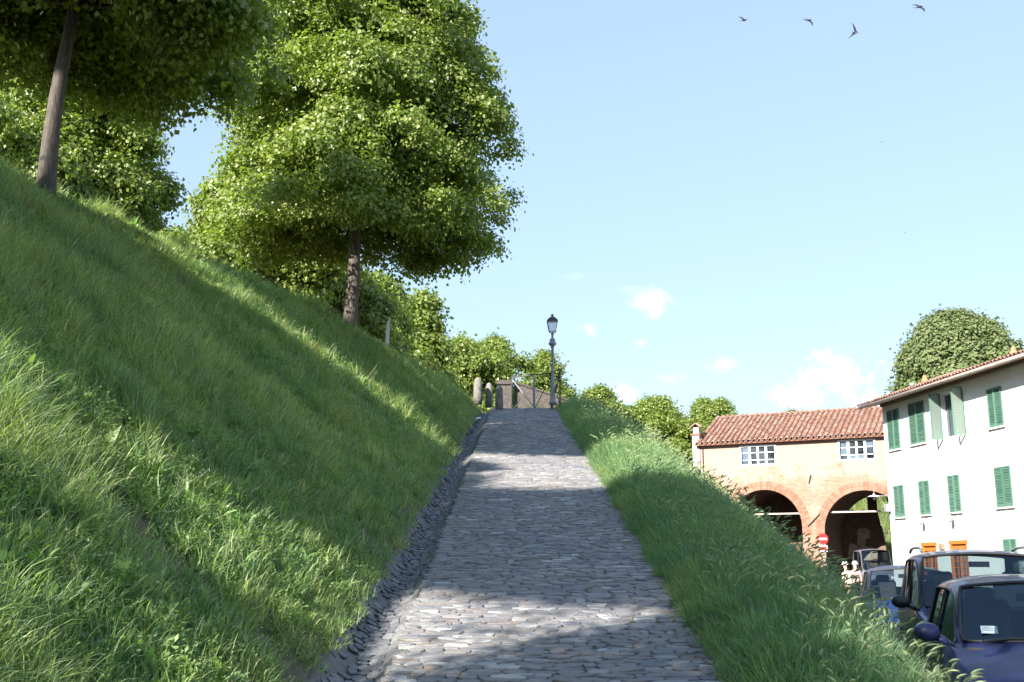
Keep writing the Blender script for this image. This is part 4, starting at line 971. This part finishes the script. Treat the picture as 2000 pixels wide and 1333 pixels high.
# white post on the brow
b = at(753, 672, 34.5); t = at(756, 619, 34.5); b.z = hL(b.x, 34.5)-.1; hgt = t.z-b.z
wp = empty('white_post', b, label='narrow weathered white board on a post on the brow, right of the central trunk', cat='sign')
m = MB(); m.box((.02, 0, hgt*.45), (.05, .05, hgt*.9), Matrix.Rotation(.06, 3, 'Y')); m.build('post', M_GREYP, wp)
m = MB(); m.add([(-.02, -.03, hgt*.2), (.11, -.03, hgt*.18), (.13, -.03, hgt), (.03, -.03, hgt*.86), (-.02, .0, hgt*.2), (.11, .0, hgt*.18), (.13, 0, hgt), (.03, 0, hgt*.86)], [(0, 1, 2, 3), (4, 7, 6, 5), (0, 4, 5, 1), (1, 5, 6, 2), (2, 6, 7, 3), (3, 7, 4, 0)]); m.build('board', M_FRAME, wp)
# scrap of paper in the gutter
q = at(943, 819, 36.5); q.z = zr(36.5)+.02; q.x = XL(36.5)-.32
m = MB(); m.add([(-.1, -.09, 0), (.09, -.1, .03), (.12, .09, .1), (-.08, .1, .05), (0, 0, .09)], [(0, 1, 4), (1, 2, 4), (2, 3, 4), (3, 0, 4)]); o = m.build('paper_scrap', M_FRAME); o.location = q; tag(o, 'crumpled white paper scrap lying in the gutter near the path top', 'litter')
# ---- no entry sign
c = at(1607, 1053, 58.5); rs = 10.5/(FPX/(58.5*CT))
ns = empty('no_entry_sign', (c.x, c.y, 0), label='round red no entry sign with white bar on a pole below the arches', cat='road sign')
M_RED = mat('sign_red', (.62, .03, .03), .4); M_SW = mat('sign_white', (.8, .8, .8), .4)
m = MB(); m.tube([(0, .05, 0), (0, .05, c.z+rs)], .035, 8); m.build('pole', M_GREYP, ns)
def disc(r0, y, th_, n=28): 
    m = MB(); m.lathe([(r0, 0), (r0, th_)], n); m.v = [(x, y-z, c.z+yy) for x, yy, z in m.v]; return m
disc(rs, 0, .02).build('disc', M_RED, ns)
MB().box((0, -.026, c.z), (rs*1.45, .006, rs*.36)).build('bar', M_SW, ns)
m = MB(); m.box((0, -.01, c.z-rs-.22), (rs*1.5, .02, .34)); m.build('lower_plate', M_SW, ns); MB().box((0, -.025, c.z-rs-.22), (rs*1.2, .006, .2)).build('lower_plate_mark', M_RED, ns)
# ------------------------------------------------------------------ CARS
def paint(name, col): return mat(name, col, .4, .0, Coat_Weight=.3, Coat_Roughness=.03, Specular_IOR_Level=.2)
M_GLASS = bpy.data.materials.new('car_glass'); M_GLASS.use_nodes = True
_N = M_GLASS.node_tree.nodes; _L = M_GLASS.node_tree.links; _N.clear(); _o = _N.new('ShaderNodeOutputMaterial'); _t = _N.new('ShaderNodeBsdfTransparent'); _t.inputs[0].default_value = (.5, .58, .6, 1); _g = _N.new('ShaderNodeBsdfGlossy'); _g.inputs['Roughness'].default_value = .02; _g.inputs[0].default_value = (.62, .8, 1, 1)
_f = _N.new('ShaderNodeFresnel'); _f.inputs[0].default_value = 1.6; _mm = _N.new('ShaderNodeMath'); _mm.operation = 'MULTIPLY_ADD'; _mm.inputs[1].default_value = .75; _mm.inputs[2].default_value = .02; _L.new(_f.outputs[0], _mm.inputs[0]); _x = _N.new('ShaderNodeMixShader'); _L.new(_mm.outputs[0], _x.inputs[0]); _L.new(_t.outputs[0], _x.inputs[1]); _L.new(_g.outputs[0], _x.inputs[2]); _L.new(_x.outputs[0], _o.inputs[0])
M_RUB = mat('black_rubber', (.018, .018, .02), .5); M_SEAT = mat('seat_fabric', (.045, .045, .05), .9); M_TYRE = mat('tyre', (.025, .025, .025), .8); M_RIM = mat('alloy', (.5, .5, .52), .35, .9)
M_LIGHT = mat('headlight_glass', (.6, .63, .66), .1); M_PAPER = mat('sticker_paper', (.72, .8, .78), .8); M_PRINT = mat('sticker_print', (.3, .4, .42), .8); M_PLATE = mat('plate', (.7, .7, .68), .5)

def car(name, label, pos, heading, P, body_mat, rails=False, sticker=None, mirror_mat=None):
    L_, W_, H_ = P['L'], P['W'], P['H']; root = empty(name, (pos[0], pos[1], 0), heading, label=label, cat=P.get('cat', 'car'), group='cars parked along the foot of the bank')
    hb, hh, zb = P['belt'], P['hood'], P['sill']; w = W_/2; rw = w*P['tumble']; xn = L_/2
    cw, hd, bp, cp, rh, tg = P['cowl'], P['header'], P['bpil'], P['cpil'], P['rear'], P['tail']
    zt = H_-.10
    S = []
    def st(x, ww, zs, zbelt, up):   # up: list of 4 (x,y,z) rows r4..r7
        S.append([(x, ww*.90, zs), (x, ww, (zs+zbelt)*.5), (x, ww*.985, zbelt-.07), (x, ww*.94, zbelt)]+up)
    def hood(x, ww, z, cz): return [(x, ww*.82, z+.02), (x, ww*.66, z+.03), (x, ww*.45, z+.04), (x+.02, 0, cz)]
    st(xn, w*.72, zb+.12, hh-.28, [(xn+.05, w*.6, hh-.24), (xn+.08, w*.4, hh-.24), (xn+.1, w*.25, hh-.24), (xn+.12, 0, hh-.24)])
    st(xn-.14, w*.88, zb, hh-.13, hood(xn-.12, w*.88, hh-.11, hh-.07))
    st(xn-.5, w*.97, zb, hh-.03, hood(xn-.5, w*.97, hh-.02, hh+.03))
    st(cw+.06, w, zb, hb-.03, hood(cw+.14, w, hb-.05, hb+.01))
    st(cw-.05, w, zb, hb, [(cw-.06, w*.92, hb+.015), (cw-.1, w*.885, hb+.03), (cw-.05, w*.86, hb+.035), (cw+.14, 0, hb+.05)])
    def cab(x, k=1, xr=None):
        xr = x if xr is None else xr; z_ = zt*1.0
        return [(x, w*.925, hb+.03), (xr, rw*1.02, z_-.05*k), (xr, rw*.93, z_+.03), (xr, 0, H_)]
    lx = hd
    S.append([(lx, w*.90, zb), (lx, w, (zb+hb)*.5), (lx, w*.985, hb-.07), (lx, w*.94, hb), (lx+.04, w*.925, hb+.03), (hd-.02, rw*1.02, zt-.07), (hd, rw*.97, zt-.02), (hd+.07, 0, H_-.05)])
    st(bp+.05, w, zb, hb, cab(bp+.05)); st(bp-.06, w, zb, hb, cab(bp-.06))
    st(cp, w, zb, hb, cab(cp, 1, cp-.02)); 
    S.append([(rh-.06, w*.9, zb), (rh-.06, w*.99, (zb+hb)*.5), (rh-.06, w*.975, hb-.07), (rh-.06, w*.93, hb), (rh-.08, w*.91, hb+.03), (rh, rw*.98, zt-.08), (rh, rw*.9, zt-.02), (rh-.04, 0, H_-.06)])
    S.append([(tg, w*.88, zb+.02), (tg, w*.94, (zb+hb)*.5), (tg-.03, w*.92, hb-.08), (tg, w*.86, hb-.02), (tg, w*.84, hb), (tg+.02, w*.8, hb+.02), (tg+.02, w*.72, hb+.03), (tg-.05, 0, hb+.03)])
    S.append([(-xn+.02, w*.8, zb+.1), (-xn, w*.86, (zb+hb)*.5-.05), (-xn+.02, w*.82, hb-.22), (-xn+.04, w*.74, hb-.16), (-xn+.04, w*.7, hb-.15), (-xn+.04, w*.6, hb-.15), (-xn+.04, w*.5, hb-.15), (-xn, 0, hb-.15)])
    bm = bmesh.new(); cr = bm.edges.layers.float.new('crease_edge'); cv = bm.verts.layers.float.new('crease_vert'); nS = len(S); rows = []
    for s_ in S:
        full = [bm.verts.new((x, y, z)) for x, y, z in s_]+[bm.verts.new((x, -y, z)) for x, y, z in s_[:-1]][::-1]; rows.append(full)
    nr = len(rows[0]); g = {}
    COWL, HEAD, B0, B1, CP, RH, TG = 4, 5, 6, 7, 8, 9, 10
    for i in range(nS-1):
        for j in range(nr-1):
            f = bm.faces.new((rows[i][j], rows[i+1][j], rows[i+1][j+1], rows[i][j+1])); jj = j if j < 7 else 13-j; mi = 0
            if i == COWL and jj == 6: mi = 1
            elif i == RH and jj == 6: mi = 2
            elif jj == 4 and i in (COWL, HEAD, B1): mi = 3
            elif jj == 4 and i == CP and P.get('qglass'): mi = 3
            f.material_index = mi; g[(i, j)] = f
    for a in (0, -1): bm.faces.new([v for v in rows[a]][::1 if a else -1]).material_index = 0
    for e in bm.edges:
        m_ = {f.material_index for f in e.link_faces}
        if len(m_) > 1: e[cr] = .85
    for j in (2, 10): 
        for i in range(1, nS-2):
            e = bm.edges.get((rows[i][j], rows[i+1][j])); 
            if e: e[cr] = max(e[cr], .35)
    for v in bm.verts:
        c_ = [f.material_index for f in v.link_faces]
        for mi in (1, 2, 3):
            if c_.count(mi) == 1: v[cv] = .72
    bmesh.ops.recalc_face_normals(bm, faces=bm.faces)
    me = bpy.data.meshes.new('cage'); bm.to_mesh(me); bm.free()
    tmp = bpy.data.objects.new('cage', me); COL.objects.link(tmp); md = tmp.modifiers.new('s', 'SUBSURF'); md.levels = 3; md.render_levels = 3; md.use_creases = True
    dg = bpy.context.evaluated_depsgraph_get(); ev = bpy.data.meshes.new_from_object(tmp.evaluated_get(dg)); bpy.data.objects.remove(tmp)
    co = [v.co.copy() for v in ev.vertices]; groups = {0: [], 1: [], 2: [], 3: []}
    wheels = [(xn-.78, .62 if False else 1), (-xn+.72, 1)]; rwh = P['wheel']
    for p in ev.polygons:
        c = p.center
        if p.material_index == 0 and abs(c.y) > w*.6 and any(math.hypot(c.x-wx, c.z-rwh) < rwh+.06 for wx, _ in wheels): continue   # wheel arches
        groups[p.material_index].append(tuple(p.vertices))
    def part(nm, faces, m_, off=0, smooth=True):
        used = sorted({v for f in faces for v in f}); mp = {v: i for i, v in enumerate(used)}; me_ = bpy.data.meshes.new(nm)
        me_.from_pydata([tuple(co[v]-ev.vertices[v].normal*off) for v in used], [], [tuple(mp[v] for v in f) for f in faces]); return link(nm, me_, m_, root, smooth)
    body = part('body', groups[0], body_mat)
    part('windshield', groups[1], M_GLASS, .008); part('rear_window', groups[2], M_GLASS, .008)
    # split the side glass into islands
    fs = groups[3]; adj = {}; 
    for i, f in enumerate(fs):
        for v in f: adj.setdefault(v, []).append(i)
    seen = set(); isl = []
    for i in range(len(fs)):
        if i in seen: continue
        st_ = [i]; cur = []; seen.add(i)
        while st_:
            k = st_.pop(); cur.append(fs[k])
            for v in fs[k]:
                for q in adj[v]:
                    if q not in seen and (co[fs[q][0]].y > 0) == (co[fs[k][0]].y > 0): seen.add(q); st_.append(q)
        isl.append(cur)
    for cur in isl: part('side_window', cur, M_GLASS, .01)
    # rubber trims along each glass edge
    tr = MB()
    def trim(faces, rad):
        cnt = {}
        for f in faces:
            for a, b in zip(f, f[1:]+f[:1]): cnt[(min(a, b), max(a, b))] = cnt.get((min(a, b), max(a, b)), 0)+1
        nx = {}
        for (a, b), n_ in cnt.items():
            if n_ == 1: nx.setdefault(a, []).append(b); nx.setdefault(b, []).append(a)
        done = set()
        for s0 in list(nx):
            if s0 in done: continue
            loop = [s0]; done.add(s0); cur = s0
            while True:
                n2 = [q for q in nx[cur] if q not in done]
                if not n2: break
                cur = n2[0]; done.add(cur); loop.append(cur)
            if len(loop) > 4: tr.tube([co[q] for q in loop]+[co[loop[0]]], rad, 5, False)
    for gp, rad in ((groups[1], .016), (groups[2], .012)): trim(gp, rad)
    for cur in isl: trim(cur, .012)
    tr.build('window_seals', M_RUB, root, True, kind='stuff')
    # door mirror, wipers, lights, wheels, interior
    for sgn in (-1, 1):
        m = MB(); m.lathe([(.0, -.07), (.06, -.055), (.085, 0), (.075, .06), (.02, .085)], 14, (0, 0, 0), 1.15, 1.0)
        m.v = [(cw-.28+z*.9+.0*x, sgn*(w*1.02+.09)+x*1.15, hb+.10+y*.95) for x, y, z in m.v]; m.tube([(cw-.28, sgn*w*.9, hb+.0), (cw-.28, sgn*(w+.06), hb+.07)], .025, 8); m.build('side_mirror', mirror_mat or body_mat, root, True)
        m = MB(); m.lathe([(.01, -.05), (.14, -.03), (.16, .03), (.05, .09)], 16, (0, 0, 0), 1.0, .62); m.v = [(xn-.1+z-.35*abs(y)*0-abs(x)*.25, sgn*w*.66+x*1.05, hh-.24+y) for x, y, z in m.v]; m.build('headlight', M_LIGHT, root, True)
        for wx in (xn-.78, -xn+.72):
            m = MB(); ty = sgn*(w-.10); pr = [(rwh*.62, -.1), (rwh*.93, -.105), (rwh, -.07), (rwh, .07), (rwh*.93, .105), (rwh*.62, .1)]
            m.lathe(pr, 28); m.v = [(wx+x, ty+z, rwh+y) for x, y, z in m.v]; wo = m.build('wheel', M_TYRE, root, True)
            m = MB(); m.lathe([(rwh*.64, 0), (rwh*.6, .02), (.05, .03), (.01, .035)], 20)
            for k in range(5): a = k*1.2566; m.box((math.cos(a)*rwh*.33, math.sin(a)*rwh*.33, .03), (rwh*.5, .05, .03), Matrix.Rotation(a, 3, 'Z'))
            m.v = [(wx+x, ty+sgn*(.085+z), rwh+y) for x, y, z in m.v]; m.build('rim', M_RIM, wo)
        m = MB(); m.tube([(cw+.10, sgn*.35-.2, hb+.055), (cw+.03, sgn*.35+.02, hb+.075), (cw+.02, sgn*.3+.28, hb+.075)], [.012, .014, .008], 6); m.build('wiper', M_RUB, root)
        m = MB(); c0 = ((cw+hd)/2-.45, sgn*w*.46)
        m.box((c0[0], c0[1], hb-.22), (.5, .48, .2)); m.box((c0[0]-.22, c0[1], hb+.08), (.14, .46, .55), Matrix.Rotation(-.15, 3, 'Y')); m.box((c0[0]-.27, c0[1], hb+.38), (.09, .24, .16)); bevel(m.build('seat', M_SEAT, root), .05, 3)
    m = MB(); m.box((cw-.15, 0, hb-.08), (.55, w*1.7, .16)); bevel(m.build('dashboard', M_SEAT, root), .05, 3)
    m = MB(); m.box((cp+.1, 0, hb-.02), (.16, w*1.5, .5)); m.box(((cw+cp)/2, 0, zb+.12), (cw-cp+.8, w*1.7, .12)); bevel(m.build('rear_seat', M_SEAT, root), .04)
    m = MB(); m.box((hd-.12, .0, H_-.22), (.04, .24, .07)); m.build('inner_mirror', M_RUB, root)
    m = MB(); m.box((xn+.09, 0, hh-.36), (.03, w*.9, .12)); m.box((xn+.06, 0, zb+.14), (.06, w*1.1, .12)); m.build('grille', M_RUB, root)
    m = MB(); m.box((xn+.125, 0, zb+.30), (.015, .5, .11)); m.build('number_plate', M_PLATE, root)
    m = MB(); m.box((0, 0, zb+.02), (L_*.86, W_*.82, .12)); m.build('underbody', M_RUB, root)
    if rails:
        for sgn in (-1, 1):
            m = MB(); n = 12; m.tube([((hd-.18)+(cp-hd)*k/n, sgn*rw*.93, H_-.06+.06*math.sin(math.pi*min(1, max(0, .0+k/n)))**.35) for k in range(n+1)], .02, 8); m.build('roof_rail', M_GREYP, root, True)
    if sticker:
        # paper on the inside of the windshield, set on its plane
        y, u = sticker; A_ = Vector((cw-.04, y, hb+.035)); Bv = Vector((hd, y*.9, zt-.01)); up = (Bv-A_).normalized(); sd = Vector((0, 1, 0)); nrm = up.cross(sd); nrm = nrm if nrm.x > 0 else -nrm
        c = A_+up*u+nrm*P.get('soff', .03); q = [c+sd*a+up*b for a, b in ((-.065, 0), (.065, 0), (.065, .095), (-.065, .095))]
        m = MB(); m.quad(*q); so_ = m.build('windshield_sticker', M_PAPER, root)
        for k, (a0_, a1_) in enumerate(((-.05, .01), (-.05, .045), (-.05, .03))):
            b_ = .075-.02*k; m = MB(); m.quad(*[c+sd*a+up*b+nrm*.003 for a, b in ((a0_, b_-.004), (a1_, b_-.004), (a1_, b_+.002), (a0_, b_+.002))]); m.build('print_line', M_PRINT, so_)
    return root
HATCH = dict(L=3.75, W=1.66, H=1.57, belt=.97, hood=.88, sill=.22, tumble=.76, cowl=.98, header=.33, bpil=-.22, cpil=-.98, rear=-1.42, tail=-1.70, wheel=.29)
SUV = dict(L=4.35, W=1.80, H=1.85, belt=1.08, hood=1.02, sill=.32, tumble=.80, cowl=1.05, header=.38, bpil=-.32, cpil=-1.2, rear=-1.72, tail=-1.98, wheel=.34, qglass=True)
VAN = dict(L=4.9, W=1.7, H=2.4, belt=1.2, hood=1.12, sill=.3, tumble=.86, cowl=1.7, header=1.15, bpil=.35, cpil=-1.3, rear=-2.2, tail=-2.35, wheel=.33, cat='van')
HD = math.atan2(-.965, -.262)
def car_at(side_x, Yc, P): # left-in-image side at (side_x, Yc)
    return (side_x+P['W']/2*.965, Yc-P['W']/2*.262)
cars = [
 ('parked_car', 'nearest parked car, dark navy hatchback with a pale sticker on its windshield', car_at(3.84, 10.1, HATCH), HATCH, paint('navy_paint', (.014, .019, .07)), False, (-.47, .08)),
 ('parked_car', 'dark blue grey estate car with roof rails behind the nearest car', car_at(5.12, 14.3, SUV), SUV, paint('slate_paint', (.02, .027, .085)), True, None),
 ('parked_car', 'lower blue hatchback between the car with roof rails and the people', car_at(6.45, 20.4, HATCH), dict(HATCH, H=1.63), paint('blue_paint', (.01, .03, .09)), False, (.3, .4)),
]
for nm, lab, pos, P, pm, rails, stk in cars: car(nm, lab, pos, HD, P, pm, rails, stk, M_RUB if P['H'] > 1.6 else None)
p = at(1703, 1100, 55.5); v = car('parked_van', 'grey van seen head on in front of the right arch', (p.x+.85, 58), R(-100), VAN, paint('grey_paint', (.16, .15, .19)))
v['group'] = 'vehicles by the arches'; del v['group']

# ------------------------------------------------------------------ PEOPLE
M_SKIN = mat('skin', (.55, .33, .24), .6)
def person(label, pos, rz, top, trousers, hat, lean=.12):
    root = empty('person', pos, rz, label=label, cat='person', group='people walking by the parked cars')
    J = [((0, 0, .95), .125), ((0, -.02, 1.12), .115), ((0, -.03-lean*.3, 1.34), .135), ((0, -.02-lean*.4, 1.46), .06), ((0, -.03-lean*.45, 1.52), .055), ((0, -.05-lean*.5, 1.60), .085), ((0, -.05-lean*.5, 1.70), .075)]
    E = [(0, 1), (1, 2), (2, 3), (3, 4), (4, 5), (5, 6)]
    for sgn in (-1, 1):
        b = len(J); J += [((sgn*.17, -.03-lean*.3, 1.38), .06), ((sgn*.22, -.06, 1.12), .045), ((sgn*.23, -.18*(1 if sgn > 0 else .4), .90), .032), ((sgn*.23, -.21*(1 if sgn > 0 else .4), .82), .03)]; E += [(2, b), (b, b+1), (b+1, b+2), (b+2, b+3)]
        b = len(J); st_ = sgn*.14; J += [((sgn*.09, 0, .88), .10), ((sgn*.10, st_-.03, .50), .065), ((sgn*.10, st_*1.4, .09), .045), ((sgn*.11, st_*1.4-.15, .04), .035)]; E += [(0, b), (b, b+1), (b+1, b+2), (b+2, b+3)]
    me = bpy.data.meshes.new('body'); me.from_pydata([j[0] for j in J], E, []); o = bpy.data.objects.new('body', me); COL.objects.link(o)
    sk = o.modifiers.new('skin', 'SKIN'); ss = o.modifiers.new('sub', 'SUBSURF'); ss.levels = ss.render_levels = 2
    for i, (p_, r_) in enumerate(J): me.skin_vertices[0].data[i].radius = (r_, r_)
    me.skin_vertices[0].data[0].use_root = True
    dg = bpy.context.evaluated_depsgraph_get(); ev = bpy.data.meshes.new_from_object(o.evaluated_get(dg)); bpy.data.objects.remove(o)
    for m_ in (M_SKIN, top, trousers, M_RUB): ev.materials.append(m_)
    for p_ in ev.polygons:
        c = p_.center; p_.use_smooth = True
        p_.material_index = 0 if c.z > 1.455 or (abs(c.x) > .19 and c.z < 1.1 and c.z > .7) else 1 if c.z > .93 else 3 if c.z < .10 else 2
    ob = bpy.data.objects.new('body', ev); COL.objects.link(ob); ob.parent = root
    hy = -.05-lean*.5
    m = MB(); m.lathe([(.145, 1.69), (.14, 1.70), (.11, 1.715), (.105, 1.77), (.07, 1.815), (.01, 1.825)], 18, (0, hy, 0)); m.build('sun_hat', hat, root, True)
    m = MB(); m.lathe([(.01, -.02), (.014, 0), (.006, .02)], 6, (0, hy-.095, 1.63)); m.build('nose', M_SKIN, root, True)
    for sgn in (-1, 1):
        for k in range(5):
            m = MB(); x = sgn*.23+(k-2)*.012; yb = -.21*(1 if sgn > 0 else .4); m.tube([(x, yb, .80), (x, yb-.015, .765), (x, yb-.005, .735+(.01 if k in (0, 4) else 0))], [.008, .0075, .005], 6); m.build('finger', M_SKIN, root, True)
    return root
pA = at(1655, 1097, 45); pB = at(1669, 1096, 46.5)
person('person in a wide white sun hat and cream shirt, left of the grey van', (pA.x, 45, -.12), R(200), mat('cream_cloth', (.7, .6, .45), .9), mat('tan_cloth', (.45, .3, .18), .9), M_FRAME, .25)
person('person in a white hat and pink top walking just right of the cream shirt', (pB.x, 46.5, -.1), R(160), mat('pink_cloth', (.55, .3, .27), .9), mat('dark_cloth', (.05, .05, .07), .9), M_FRAME)
# ------------------------------------------------------------------ BIRDS
M_BIRD = mat('bird_feathers', (.03, .03, .045), .5); M_BELLY = mat('bird_belly', (.55, .52, .5), .7)
def bird(label, px, py, Y, size, yaw, bank, flap, name='swallow'):
    p = at(px, py, Y); root = empty(name, p, 0, label=label, cat='bird', group='swallows flying in the open sky'); root.rotation_euler = (bank, R(-18), yaw); root.scale = (size,)*3
    m = MB(); m.lathe([(.004, -.11), (.018, -.06), (.03, 0), (.03, .04), (.02, .075), (.012, .09), (.003, .105)], 10); m.v = [(z, y, x) for x, y, z in m.v]; m.build('body', M_BIRD, root, True)
    m = MB(); m.lathe([(.002, -.05), (.018, -.02), (.02, .02), (.004, .05)], 8); m.v = [(z, y*.9, x-.013) for x, y, z in m.v]; m.build('belly', M_BELLY, root, True)
    for s in (-1, 1):
        m = MB(); pr = [(.05, .015, 0), (.062, .10, .02), (.03, .19, .03), (-.05, .27, .01), (-.02, .17, .02), (-.03, .09, .015), (-.035, .02, 0)]
        V = []
        for x, y, z in pr: V.append((x, s*y*math.cos(flap), abs(y)*math.sin(flap)+z))
        V += [(x, y, z-.006) for x, y, z in V]; n = len(pr); F = [(0, 1, 5, 6), (1, 2, 4, 5), (2, 3, 4)]; F = F+[tuple(i+n for i in f[::-1]) for f in F]+[(k, (k+1) % n, n+(k+1) % n, n+k) for k in range(n)]
        m.add(V, F); m.build('wing', M_BIRD, root)
        m = MB(); m.add([(-.08, 0, 0), (-.09, s*.018, 0), (-.19, s*.045, 0), (-.11, s*.004, 0), (-.08, 0, -.005), (-.09, s*.018, -.005), (-.19, s*.045, -.005), (-.11, s*.004, -.005)], [(0, 1, 2, 3), (7, 6, 5, 4), (0, 4, 5, 1), (1, 5, 6, 2), (2, 6, 7, 3)]); m.build('tail_feather', M_BIRD, root)
bird('dark swallow with wings level, leftmost of the four large birds', 1453, 40, 30, .95, R(20), R(35), R(15))
bird('dark swallow with wings swept down, second bird from the left', 1580, 40, 29, .95, R(25), R(50), R(-20))
bird('lowest of the four large swallows, its lit wing raised', 1671, 64, 27, 1.05, R(30), R(-50), R(35))
bird('swallow at the very top right, cut close to the picture edge', 1796, 14, 27, 1.05, R(15), R(50), R(-10))
bird('tiny distant swallow beside the large tree crown', 990, 372, 70, .7, R(70), R(10), R(30))
bird('tiny distant swallow high on the right, upper of the two', 1722, 278, 90, .7, R(10), R(20), R(10))
bird('tiny distant swallow on the right, lower of the two', 1767, 455, 90, .8, R(60), R(40), R(20))
